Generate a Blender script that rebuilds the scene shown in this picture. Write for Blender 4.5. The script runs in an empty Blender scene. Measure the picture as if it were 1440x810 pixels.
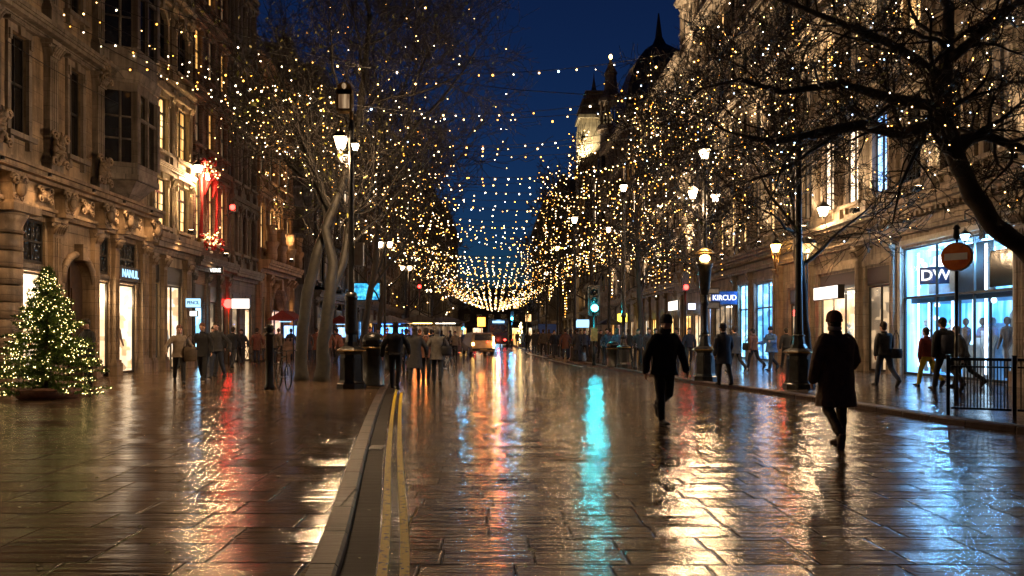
import bpy, bmesh, math, random
from math import sin, cos, pi, radians
from mathutils import Vector, Matrix, noise
C = bpy.context.scene.collection
R0 = random.Random(7)
FPX, VX, VY, EYE = 1100.0, 695.0, 470.0, 1.5
def G(px, py):
    """pixel of the photograph -> point on the ground"""
    Y = EYE*FPX/(py-VY)
    return ((px-VX)/FPX*Y, Y)
PZ=.09
def G2(px,py,z=PZ):
    Y=(EYE-z)*FPX/(py-VY); return ((px-VX)/FPX*Y,Y)
def XA(px, Y): return (px-VX)/FPX*Y
def ZA(py, Y): return EYE+(VY-py)/FPX*Y

# ------------------------------------------------------------------ meshes
class MB:
    def __init__(s): s.v=[]; s.f=[]; s.m=[]; s.sm=[]
    def face(s, idx, m=0, sm=False): s.f.append(tuple(idx)); s.m.append(m); s.sm.append(sm)
    def box(s, x0,x1,y0,y1,z0,z1, m=0):
        b=len(s.v)
        s.v += [(x0,y0,z0),(x1,y0,z0),(x1,y1,z0),(x0,y1,z0),(x0,y0,z1),(x1,y0,z1),(x1,y1,z1),(x0,y1,z1)]
        for q in ((0,3,2,1),(4,5,6,7),(0,1,5,4),(1,2,6,5),(2,3,7,6),(3,0,4,7)): s.face([b+i for i in q], m)
        return s
    def cbox(s, c, d, m=0, M=None):
        b=len(s.v); n=len(s.f)
        s.box(c[0]-d[0]/2,c[0]+d[0]/2,c[1]-d[1]/2,c[1]+d[1]/2,c[2]-d[2]/2,c[2]+d[2]/2,m)
        if M is not None:
            for i in range(b,len(s.v)): s.v[i]=tuple(M@Vector(s.v[i]))
        return s
    def loft(s, rings, m=0, sm=True, cap=True):
        """rings: lists of points, all of one length"""
        n=len(rings[0]); b=len(s.v)
        for r in rings: s.v += [tuple(p) for p in r]
        for i in range(len(rings)-1):
            for k in range(n):
                a=b+i*n+k; a2=b+i*n+(k+1)%n
                s.face((a,a2,a2+n,a+n), m, sm)
        if cap:
            s.face([b+k for k in range(n)][::-1], m, False); s.face([b+(len(rings)-1)*n+k for k in range(n)], m, False)
        return s
    def lathe(s, prof, n=16, c=(0,0,0), m=0, sm=True, sx=1, sy=1, rot=0):
        return s.loft([[(c[0]+r*sx*cos(rot+2*pi*k/n), c[1]+r*sy*sin(rot+2*pi*k/n), c[2]+z) for k in range(n)] for r,z in prof], m, sm)
    def tube(s, path, rad, n=8, m=0, sm=True, caps=True, rnd=False):
        P=[Vector(p) for p in path]
        if not hasattr(rad,'__len__'): rad=[rad]*len(P)
        rad=list(rad)
        if rnd:
            d0=(P[0]-P[1]).normalized(); d1=(P[-1]-P[-2]).normalized(); a,b=rad[0],rad[-1]
            P=[P[0]+d0*a,P[0]+d0*a*.7]+P+[P[-1]+d1*b*.7,P[-1]+d1*b]
            rad=[a*.12,a*.7]+rad+[b*.7,b*.12]
        rings=[]; u=None
        for i,p in enumerate(P):
            d=(P[min(i+1,len(P)-1)]-P[max(i-1,0)])
            if d.length<1e-9: d=Vector((0,0,1))
            d.normalize()
            if u is None:
                u=d.orthogonal().normalized()
            else:
                u=u-d*u.dot(d)
                u = u.normalized() if u.length>1e-6 else d.orthogonal().normalized()
            w=d.cross(u)
            rings.append([p+(u*cos(2*pi*k/n)+w*sin(2*pi*k/n))*rad[i] for k in range(n)])
        return s.loft(rings, m, sm, caps)
    def ell(s, c, r, n=12, k=8, m=0, M=None):
        rings=[]
        for i in range(k+1):
            t=-pi/2+pi*i/k; t=max(-pi/2+.08,min(pi/2-.08,t))
            ring=[Vector((r[0]*cos(t)*cos(2*pi*j/n), r[1]*cos(t)*sin(2*pi*j/n), r[2]*sin(t))) for j in range(n)]
            if M is not None: ring=[M@q for q in ring]
            rings.append([Vector(c)+q for q in ring])
        return s.loft(rings, m)
    def prism(s, poly, y0, y1, m=0):
        """poly in xz, extruded along y"""
        n=len(poly); b=len(s.v)
        s.v += [(x,y0,z) for x,z in poly]+[(x,y1,z) for x,z in poly]
        s.face([b+i for i in range(n)], m); s.face([b+n+i for i in range(n)][::-1], m)
        for i in range(n):
            j=(i+1)%n; s.face((b+i,b+n+i,b+n+j,b+j), m)
        return s
    def quad(s, a,b,c,d, m=0):
        i=len(s.v); s.v += [tuple(a),tuple(b),tuple(c),tuple(d)]; s.face((i,i+1,i+2,i+3), m); return s
    def ico(s, c, r, m=0):
        t=(1+5**.5)/2; q=r/ (1+t*t)**.5; b=len(s.v)
        for p in ((-1,t,0),(1,t,0),(-1,-t,0),(1,-t,0),(0,-1,t),(0,1,t),(0,-1,-t),(0,1,-t),(t,0,-1),(t,0,1),(-t,0,-1),(-t,0,1)):
            s.v.append((c[0]+p[0]*q,c[1]+p[1]*q,c[2]+p[2]*q))
        for f in ((0,11,5),(0,5,1),(0,1,7),(0,7,10),(0,10,11),(1,5,9),(5,11,4),(11,10,2),(10,7,6),(7,1,8),(3,9,4),(3,4,2),(3,2,6),(3,6,8),(3,8,9),(4,9,5),(2,4,11),(6,2,10),(8,6,7),(9,8,1)):
            s.face([b+i for i in f], m, True)
        return s
    def octa(s, c, r, m=0):
        b=len(s.v)
        for d in ((1,0,0),(-1,0,0),(0,1,0),(0,-1,0),(0,0,1),(0,0,-1)): s.v.append(tuple(c[i]+d[i]*r for i in range(3)))
        for f in ((0,2,4),(2,1,4),(1,3,4),(3,0,4),(2,0,5),(1,2,5),(3,1,5),(0,3,5)): s.face([b+i for i in f], m, False)
        return s
    def mesh(s, name, mats):
        me=bpy.data.meshes.new(name); me.from_pydata(s.v, [], s.f)
        for m in (mats if isinstance(mats,(list,tuple)) else [mats]): me.materials.append(m)
        me.polygons.foreach_set('material_index', s.m); me.polygons.foreach_set('use_smooth', s.sm)
        me.update(); return me
    def build(s, name, mats, parent=None, loc=None, rz=None):
        return put(name, s.mesh(name, mats), parent, loc, rz)
def put(name, me, parent=None, loc=None, rz=None):
    o=bpy.data.objects.new(name, me); C.objects.link(o)
    if parent is not None: o.parent=parent
    if loc is not None: o.location=loc
    if rz is not None: o.rotation_euler=(0,0,rz)
    return o
def tag(o, label=None, cat=None, group=None, kind=None):
    if label: o['label']=label
    if cat: o['category']=cat
    if group: o['group']=group
    if kind: o['kind']=kind
    return o
def thing(name, label, cat, loc=(0,0,0), rz=0, group=None):
    o=bpy.data.objects.new(name, None); C.objects.link(o); o.location=loc; o.rotation_euler=(0,0,rz)
    o.empty_display_size=.3
    return tag(o,label,cat,group)
KIDS={}
def kids(o): return [c for c in o.children]
def dup(o, parent=None):
    c=o.copy(); C.objects.link(c)
    if parent is not None: c.parent=parent
    for ch in kids(o): dup(ch, c)
    return c
def bevel(o, w=.01, seg=1):
    b=bmesh.new(); b.from_mesh(o.data)
    bmesh.ops.bevel(b, geom=[e for e in b.edges if len(e.link_faces)==2 and e.calc_face_angle(0)>.6], offset=w, segments=seg, affect='EDGES', profile=.5)
    b.to_mesh(o.data); b.free(); return o

# ------------------------------------------------------------------ materials
MATS={}
class NT:
    def __init__(s, name):
        s.m=bpy.data.materials.new(name); s.m.use_nodes=True; s.t=s.m.node_tree
        s.b=s.t.nodes['Principled BSDF']; s.out=s.t.nodes['Material Output']; MATS[name]=s.m
    def n(s, typ, ins=None, **kw):
        nd=s.t.nodes.new(typ)
        for k,v in kw.items(): setattr(nd,k,v)
        for k,v in (ins or {}).items():
            if isinstance(v,(bpy.types.NodeSocket,)): s.t.links.new(v, nd.inputs[k])
            else: nd.inputs[k].default_value=v
        return nd
    def l(s, a, b): s.t.links.new(a,b)
    def math(s, op, a, b=None, c=None):
        i={0:a}
        if b is not None: i[1]=b
        if c is not None: i[2]=c
        return s.n('ShaderNodeMath', i, operation=op).outputs[0]
    def ramp(s, fac, stops):
        r=s.n('ShaderNodeValToRGB', {0:fac}); e=r.color_ramp.elements
        while len(e)<len(stops): e.new(.5)
        for x,(p,c) in zip(e,stops): x.position=p; x.color=(c+(1,)) if len(c)==3 else c
        return r.outputs[0]
    def noise(s, vec, scale, detail=4, rough=.6, out=0, **k):
        return s.n('ShaderNodeTexNoise', {'Vector':vec,'Scale':scale,'Detail':detail,'Roughness':rough}).outputs[out]
    def coord(s, k='Object', scale=None):
        c=s.n('ShaderNodeTexCoord').outputs[k]
        if scale: c=s.n('ShaderNodeMapping', {0:c,3:scale}).outputs[0]
        return c
    def bump(s, h, strength=.3, dist=.02):
        b=s.n('ShaderNodeBump', {'Height':h,'Strength':strength,'Distance':dist}); s.l(b.outputs[0], s.b.inputs['Normal']); return b
    def set(s, **k):
        names={'col':'Base Color','rough':'Roughness','metal':'Metallic','spec':'Specular IOR Level','coat':'Coat Weight','em':'Emission Color','es':'Emission Strength','sheen':'Sheen Weight','alpha':'Alpha'}
        for a,v in k.items():
            i=s.b.inputs[names[a]]
            if isinstance(v,bpy.types.NodeSocket): s.l(v,i)
            else: i.default_value = (tuple(v)+(1,)) if (isinstance(v,tuple) and len(v)==3) else v
        return s.m
def plain(name, col, rough=.5, metal=0, var=.25, scale=6, bump=.1, **k):
    t=NT(name); v=t.coord(); nz=t.noise(v,scale)
    a=tuple(c*(1-var) for c in col); b=tuple(min(1,c*(1+var)) for c in col)
    t.set(col=t.ramp(nz,[(.3,a),(.7,b)]), rough=rough, metal=metal, **k)
    if bump: t.bump(t.noise(v,scale*6,3), bump, .01)
    return t.m
def glow(name, col, s, sample=True):
    t=NT(name); t.set(col=(0.02,.02,.02), em=col, es=s)
    if not sample: t.m.cycles.emission_sampling='NONE'
    return t.m
def stone(name, col, block=(1.1,.42), soot=.55, bscale=1.0):
    """weathered ashlar: mortar joints, grain, rain streaks and soot of their own shape"""
    t=NT(name); v=t.coord()
    sep=t.n('ShaderNodeSeparateXYZ',{0:v})
    xy=t.math('ADD',sep.outputs[0],sep.outputs[1])
    uv=t.n('ShaderNodeCombineXYZ',{0:xy,1:sep.outputs[2]}).outputs[0]
    br=t.n('ShaderNodeTexBrick',{'Vector':uv,'Scale':1.0,'Mortar Size':.012,'Mortar Smooth':.3,'Brick Width':block[0],'Row Height':block[1],
        'Color1':(.75,.75,.75,1),'Color2':(1,1,1,1),'Mortar':(.45,.45,.45,1)})
    n1=t.noise(v,1.3,6,.65); n2=t.noise(t.n('ShaderNodeMapping',{0:v,3:(3,3,.25)}).outputs[0],1.6,5,.6)
    n3=t.noise(v,14,4,.7)
    dark=tuple(c*(1-soot) for c in col); lite=tuple(min(.8,c*1.25) for c in col)
    c1=t.ramp(n1,[(.32,dark),(.6,col),(.8,lite)])
    c2=t.ramp(n2,[(.38,(.42,.40,.37)),(.58,(1,1,1))])
    m1=t.n('ShaderNodeMixRGB',{0:.8,1:c1,2:c2},blend_type='MULTIPLY').outputs[0]
    m2=t.n('ShaderNodeMixRGB',{0:.8,1:m1,2:br.outputs[0]},blend_type='MULTIPLY').outputs[0]
    t.set(col=m2, rough=t.ramp(n3,[(.3,(.45,)*3),(.7,(.8,)*3)]))
    h=t.math('ADD', t.math('MULTIPLY',br.outputs[1],-.9), t.math('ADD',t.math('MULTIPLY',n3,.5),t.math('MULTIPLY',n1,.4)))
    t.bump(h,.7,.03); return t.m
def brickm(name, c1, c2, mortar=(.18,.16,.14)):
    t=NT(name); v=t.coord(); sep=t.n('ShaderNodeSeparateXYZ',{0:v})
    uv=t.n('ShaderNodeCombineXYZ',{0:t.math('ADD',sep.outputs[0],sep.outputs[1]),1:sep.outputs[2]}).outputs[0]
    br=t.n('ShaderNodeTexBrick',{'Vector':uv,'Scale':1.0,'Mortar Size':.01,'Brick Width':.23,'Row Height':.075,'Color1':c1+(1,),'Color2':c2+(1,),'Mortar':mortar+(1,)})
    n=t.noise(v,1.2,5)
    m=t.n('ShaderNodeMixRGB',{0:.8,1:br.outputs[0],2:t.ramp(n,[(.35,(.35,.33,.3)),(.65,(1,1,1))])},blend_type='MULTIPLY').outputs[0]
    t.set(col=m,rough=.8); t.bump(t.math('SUBTRACT',t.noise(v,20,3),br.outputs[1]),.5,.012); return t.m

def paving(name, col, sw, sl, tilt=.5, wet=.5, rot=0, tone=1.0, jit=1.0, spec=1.0, rmin=.03):
    """wet paving: staggered slabs, each with its own tone, tilt and wetness, dark joints, ripples of standing water"""
    t=NT(name); v=t.coord('Object')
    if rot: v=t.n('ShaderNodeMapping',{0:v,2:(0,0,rot)}).outputs[0]
    wob=t.noise(v,.5,2,.5,1)   # slight settling of the courses
    v2=t.n('ShaderNodeMixRGB',{0:.02,1:v,2:wob},blend_type='ADD').outputs[0]
    s=t.n('ShaderNodeSeparateXYZ',{0:v2}); X,Y=s.outputs[0],s.outputs[1]
    ry=t.math('DIVIDE',Y,sl); row=t.math('FLOOR',ry); fy=t.math('FRACT',ry)
    rr=t.n('ShaderNodeTexWhiteNoise',{'W':row},noise_dimensions='1D').outputs[0]
    rx=t.math('ADD',t.math('DIVIDE',X,sw),t.math('MULTIPLY',rr,3.7)); colm=t.math('FLOOR',rx); fx=t.math('FRACT',rx)
    cell=t.n('ShaderNodeCombineXYZ',{0:colm,1:row}).outputs[0]
    wn=t.n('ShaderNodeTexWhiteNoise',{'Vector':cell},noise_dimensions='3D')
    rc=t.n('ShaderNodeSeparateColor',{0:wn.outputs[1]})
    r1,r2,r3=rc.outputs[0],rc.outputs[1],rc.outputs[2]
    # distance to the slab edge in metres
    ex=t.math('MULTIPLY',t.math('MINIMUM',fx,t.math('SUBTRACT',1.0,fx)),sw)
    ey=t.math('MULTIPLY',t.math('MINIMUM',fy,t.math('SUBTRACT',1.0,fy)),sl)
    e0=t.math('MINIMUM',ex,ey)
    en=t.noise(v,9,3,.6)
    e=t.math('ADD',e0,t.math('MULTIPLY',t.math('SUBTRACT',en,.5),.022))
    joint=t.n('ShaderNodeMapRange',{0:e,1:.004,2:.018},interpolation_type='SMOOTHSTEP').outputs[0]  # 0 in the joint, 1 on the slab
    big=t.noise(v,.35,5,.6); mid=t.noise(v,2.2,5,.65); fine=t.noise(v,34,4,.7)
    tonev=t.math('ADD',t.math('MULTIPLY',r3,.55),t.math('MULTIPLY',mid,.7))
    d=tuple(c*.38 for c in col); l=tuple(c*1.35 for c in col)
    c1=t.ramp(tonev,[(.25,d),(.6,col),(.95,l)])
    c2=t.n('ShaderNodeMixRGB',{0:joint,1:(.02,.016,.012,1),2:c1}).outputs[0]
    # wet film: smooth where water stands, rougher where the stone shows through
    w=t.math('ADD',t.math('MULTIPLY',big,.9),t.math('ADD',t.math('MULTIPLY',mid,.35),t.math('MULTIPLY',r2,.18)))
    ro=t.n('ShaderNodeMapRange',{0:w,1:.5,2:.95,3:rmin,4:rmin+wet*.14}).outputs[0]
    ro=t.math('ADD',ro,t.math('MULTIPLY',t.math('SUBTRACT',fine,.5),.08))
    t.set(col=c2,rough=ro)
    t.b.inputs['IOR'].default_value=1.55; t.l(t.math('ADD',t.math('MULTIPLY',joint,spec-.05),.05),t.b.inputs['Specular IOR Level'])
    ax=t.math('MULTIPLY',t.math('MULTIPLY',t.math('SUBTRACT',fx,.5),t.math('SUBTRACT',r1,.5)),tilt*sw)
    ay=t.math('MULTIPLY',t.math('MULTIPLY',t.math('SUBTRACT',fy,.5),t.math('SUBTRACT',r2,.5)),tilt*sl)
    rip=t.noise(t.n('ShaderNodeMapping',{0:v,3:(.30,2.6,1)}).outputs[0],4.5,3,.55)
    rip2=t.noise(t.n('ShaderNodeMapping',{0:v,3:(1.6,5.5,1)}).outputs[0],11,3,.6)
    h=t.math('ADD',t.math('MULTIPLY',rip2,.0013*min(1,jit)),t.math('ADD',t.math('ADD',ax,ay),t.math('ADD',t.math('MULTIPLY',joint,.016),t.math('ADD',t.math('MULTIPLY',rip,.0115*jit),t.math('MULTIPLY',fine,.0016*jit)))))
    b=t.n('ShaderNodeBump',{'Height':h,'Strength':1.0,'Distance':1.0}); t.l(b.outputs[0],t.b.inputs['Normal'])
    return t.m
def glassy(name, tint=(.85,.9,.92), refl=1.0):
    t=NT(name); t.t.nodes.remove(t.b)
    tr=t.n('ShaderNodeBsdfTransparent',{0:tint+(1,)}); gl=t.n('ShaderNodeBsdfGlossy',{0:(.6,.6,.6,1),1:.03})
    fr=t.n('ShaderNodeFresnel',{0:1.5}); mx=t.n('ShaderNodeMixShader',{0:t.math('MULTIPLY',fr.outputs[0],refl),1:tr.outputs[0],2:gl.outputs[0]})
    t.l(mx.outputs[0],t.out.inputs[0]); return t.m
def litpane(name, c1, c2, s, sc=(2.2,2.2,.35), curtains=True):
    """a lit room behind curtains and sashes"""
    t=NT(name); v=t.coord('Object',sc); a=t.noise(v,2.0,4,.6); w=t.noise(t.coord('Object',(9,9,.3)),2.0,2,.5)
    f=t.math('MULTIPLY',a,t.math('ADD',.55,t.math('MULTIPLY',w,.9)) if curtains else 1.0)
    g=t.ramp(f,[(.25,tuple(x*.25 for x in c2)),(.48,c2),(.7,c1)])
    t.set(col=(.02,.02,.02),rough=.08,em=g,es=s); return t.m

M={}
M['stoneL']=stone('limestone_warm',(.36,.26,.165))
M['stoneL2']=stone('limestone_grey',(.25,.205,.165))
M['cream']=stone('cream_stone',(.42,.34,.22),(1.4,.6),.35)
M['stoneR']=stone('portland_stone',(.36,.285,.21),(1.2,.45),.5)
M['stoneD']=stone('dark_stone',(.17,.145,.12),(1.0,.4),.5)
M['pale']=stone('pale_stone',(.40,.37,.35),(.9,.4),.35)
M['orange']=stone('terracotta_stone',(.42,.25,.14),(.8,.35),.4)
M['brick']=brickm('dark_brick',(.11,.055,.035),(.16,.08,.05))
M['slate']=plain('slate_roof',(.035,.037,.045),.6,0,.4,9,.4)
M['lead']=plain('lead_roof',(.05,.05,.055),.45,.2,.3,4,.2)
M['iron']=plain('black_iron',(.012,.012,.012),.32,.3,.4,12,.15)
M['ironw']=plain('painted_iron',(.02,.02,.018),.28,.2,.5,9,.2)
M['gold']=plain('gilding',(.22,.14,.05),.4,.8,.3,10,.1)
M['wood']=plain('dark_wood',(.055,.028,.014),.45,0,.4,5,.2)
M['frame']=plain('dark_frame',(.02,.018,.016),.4,0,.3,8,.1)
M['framew']=plain('pale_frame',(.35,.32,.27),.5,0,.2,8,.1)
M['steel']=plain('brushed_steel',(.35,.36,.38),.35,.8,.2,12,.05)
M['white']=plain('white_paint',(.7,.7,.68),.4,0,.08,8,.05)
M['red']=plain('red_paint',(.42,.03,.02),.3,0,.25,6,.1)
M['redcloth']=plain('red_cloth',(.35,.015,.015),.7,0,.3,6,.3)
M['bluep']=plain('blue_paint',(.02,.08,.28),.35,0,.25,6,.1)
M['cable']=plain('cable_rubber',(.015,.015,.015),.6,0,.2,8,0)
def tinted_dark():
    t=NT('dark_glass'); v=t.coord('Object'); n=t.noise(v,1.5,3)
    t.set(col=t.ramp(n,[(.3,(.004,.004,.005)),(.7,(.02,.017,.014))]),rough=.16,spec=.45); t.bump(t.noise(v,2.5,2),.15,.05); return t.m
M['pdark']=tinted_dark()
M['pleaded']=(lambda t:(t.set(col=(.02,.02,.02),rough=.12,spec=.9), t.bump(t.n('ShaderNodeTexVoronoi',{'Vector':t.coord('Object'),'Scale':7.0}).outputs[0],1.0,.08), t.m)[-1])(NT('leaded_glass'))
M['pwarm']=litpane('window_warm',(1,.72,.36),(.8,.42,.14),1.1)
M['pwarm2']=litpane('window_amber',(1,.62,.22),(.7,.33,.08),.75)
M['pdim']=litpane('window_dim',(.75,.5,.28),(.25,.14,.07),.28)
M['pwhite']=litpane('window_white',(1,.86,.66),(.9,.6,.36),2.2)
M['pblue']=litpane('window_blue',(.5,.75,1),(.2,.42,.9),1.6)
M['glass']=glassy('shop_glass')
M['glassb']=glassy('shop_glass_cool',(.75,.88,1))
for k,c,s in (('g_white',(1,.86,.66),6),('g_cool',(.45,.75,1),5),('g_lamp',(1,.70,.40),15),('g_amber',(1,.55,.14),10),('g_red',(1,.02,.015),9),('g_cyan',(.04,.80,.90),14),
    ('g_signw',(1,.90,.78),1.1),('g_signb',(.35,.68,1),.8),('g_signv',(.62,.66,1),1.3),('g_blue',(.05,.25,1),4),('g_tail',(1,.03,.02),6),('g_yellow',(1,.75,.05),1.6)):
    M[k]=glow(k.replace('g_','glow_'),c,s)
M['b_warm']=glow('bulb_warm',(1,.54,.16),6.5); M['b_amber']=glow('bulb_amber',(1,.36,.04),5.5); M['b_white']=glow('bulb_white',(1,.76,.48),9); M['b_cool']=glow('bulb_cool',(.5,.7,1),6)
M['b_tree']=glow('bulb_tree',(1,.72,.26),9)
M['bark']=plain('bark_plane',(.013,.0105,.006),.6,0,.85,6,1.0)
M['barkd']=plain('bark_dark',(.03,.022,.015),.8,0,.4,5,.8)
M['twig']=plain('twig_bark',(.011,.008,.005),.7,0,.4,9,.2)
M['leaf']=plain('autumn_leaf',(.13,.13,.02),.5,0,.6,9,.1)
M['needle']=(lambda t:(t.set(col=t.ramp(t.noise(t.coord(),5,3),[(.3,(.03,.075,.008)),(.7,(.15,.22,.03))]),rough=.5),t.m)[-1])(NT('fir_needle'))
M['skin']=plain('skin',(.42,.23,.16),.5,0,.15,20,.05)
for k,c in (('c_black',(.010,.010,.012)),('c_brown',(.12,.072,.045)),('c_navy',(.012,.016,.032)),('c_grey',(.11,.10,.09)),('c_tan',(.20,.155,.11)),('c_blue',(.06,.12,.24)),('c_denim',(.022,.03,.05)),('c_olive',(.075,.052,.03)),('c_red',(.16,.02,.015)),('c_yellow',(.55,.42,.03)),('c_rust',(.12,.05,.03)),('c_hair',(.025,.015,.008)),('c_cream',(.45,.40,.33)),('c_char',(.028,.028,.03))):
    M[k]=plain('cloth_'+k[2:],c,.85,0,.3,9,.35)
M['road']=paving('wet_road_setts',(.135,.098,.068),.62,.34,.07,.6)
M['pave']=paving('wet_pavement_slabs',(.145,.095,.058),.74,.44,.07,.75,0)
M['paveR']=paving('wet_pavement_right',(.125,.092,.068),.75,.45,.06,.55,.06)
M['kerb']=paving('wet_granite_kerb',(.060,.040,.032),3.0,.8,.03,.9,0,1,1.0,.12,.48)
M['gutter']=paving('wet_gutter_asphalt',(.018,.014,.011),90,90,.0,.8,0,1,.8,.1,.62)
M['yline']=(lambda t:(t.set(col=t.ramp(t.noise(t.coord(),16,5,.75),[(.36,(.10,.07,.02)),(.47,(.72,.50,.005)),(.8,(.82,.60,.01))]),rough=.55,spec=.2),t.bump(t.noise(t.coord(),30,3),.4,.01),t.m)[-1])(NT('worn_yellow_paint'))
M['wline']=(lambda t:(t.set(col=t.ramp(t.noise(t.coord(),12,5,.75),[(.36,(.10,.09,.08)),(.5,(.6,.58,.54))]),rough=.3),t.m)[-1])(NT('worn_white_paint'))
M['asphalt']=plain('ground_asphalt',(.05,.047,.045),.4,0,.3,2,.3)
def shopback(name, c1, c2, s, sx=1.6, sz=1.2):
    """back wall of a lit shop: light on shelves and goods painted in as glowing blocks"""
    t=NT(name); v=t.coord('Object',(sx,sx,sz))
    vo=t.n('ShaderNodeTexVoronoi',{'Vector':v,'Scale':2.4},distance='CHEBYCHEV'); g=t.n('ShaderNodeRGBToBW',{0:vo.outputs[1]}).outputs[0]
    n=t.noise(v,.8,3); f=t.math('ADD',t.math('MULTIPLY',g,.6),t.math('MULTIPLY',n,.6))
    t.set(col=(.3,.3,.3),rough=.5,em=t.ramp(f,[(.3,tuple(x*.2 for x in c2)),(.55,c2),(.8,c1)]),es=s); return t.m
M['s_warm']=shopback('shop_wall_warm',(1,.74,.44),(.95,.50,.22),.8)
M['s_white']=shopback('shop_wall_white',(1,.82,.60),(1,.55,.24),.8)
M['s_gold']=shopback('shop_wall_gold',(1,.60,.18),(.85,.36,.07),1.7)
M['s_blue']=shopback('shop_wall_blue',(.42,.76,1),(.06,.30,.75),1.1)
def bluewall():
    t=NT('shop_wall_big_blue'); v=t.coord('Object',(3.2,3.2,.18)); n=t.noise(v,1.0,3,.6); n2=t.noise(t.coord('Object',(1,1,1)),.9,4)
    t.set(col=(.2,.25,.3),rough=.4,em=t.ramp(t.math('ADD',t.math('MULTIPLY',n,.65),t.math('MULTIPLY',n2,.35)),[(.30,(.01,.09,.32)),(.45,(.04,.28,.75)),(.62,(.38,.72,1))]),es=1.25); return t.m  # blue room light and pale streaks put into the wall as emission
M['s_blue2']=bluewall()
M['s_cyan']=shopback('shop_wall_cyan',(.45,.80,1),(.16,.45,.75),1.8)
M['s_dim']=shopback('shop_wall_dim',(.8,.5,.26),(.16,.09,.05),.5)
M['s_mix']=shopback('shop_wall_mixed',(1,.55,.35),(.5,.25,.2),1.0)
M['floorin']=plain('shop_floor',(.3,.27,.23),.3,0,.2,3,.05)
M['goods']=plain('shop_goods',(.25,.16,.12),.6,0,.7,2,.2)
M['goodsw']=plain('shop_goods_pale',(.6,.62,.66),.5,0,.3,3,.2)
# ------------------------------------------------------------------ people
tx=bpy.data.textures.new('cloth_folds','CLOUDS'); tx.noise_scale=.16; tx.noise_depth=2
def fuse(mb,name,mat,vox,parent=None,smooth=3,fold=0,rz=0):
    me=mb.mesh(name,M[mat]); o=bpy.data.objects.new(name,me); C.objects.link(o)
    r=o.modifiers.new('r','REMESH'); r.mode='VOXEL'; r.voxel_size=vox; r.use_smooth_shade=True
    s=o.modifiers.new('s','SMOOTH'); s.iterations=smooth; s.factor=.5
    if fold:
        d=o.modifiers.new('d','DISPLACE'); d.texture=tx; d.strength=fold; d.mid_level=.5; d.texture_coords='LOCAL'
    dg=bpy.context.evaluated_depsgraph_get(); dg.update()
    n=bpy.data.meshes.new_from_object(o.evaluated_get(dg)); n.name=name
    if not n.materials: n.materials.append(M[mat])
    o.modifiers.clear(); o.data=n; bpy.data.meshes.remove(me)
    n.polygons.foreach_set('use_smooth',[True]*len(n.polygons))
    if parent is not None: o.parent=parent
    return o
def limb(mb,P,R,n=10): mb.tube(P,R,n,rnd=True)
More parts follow.
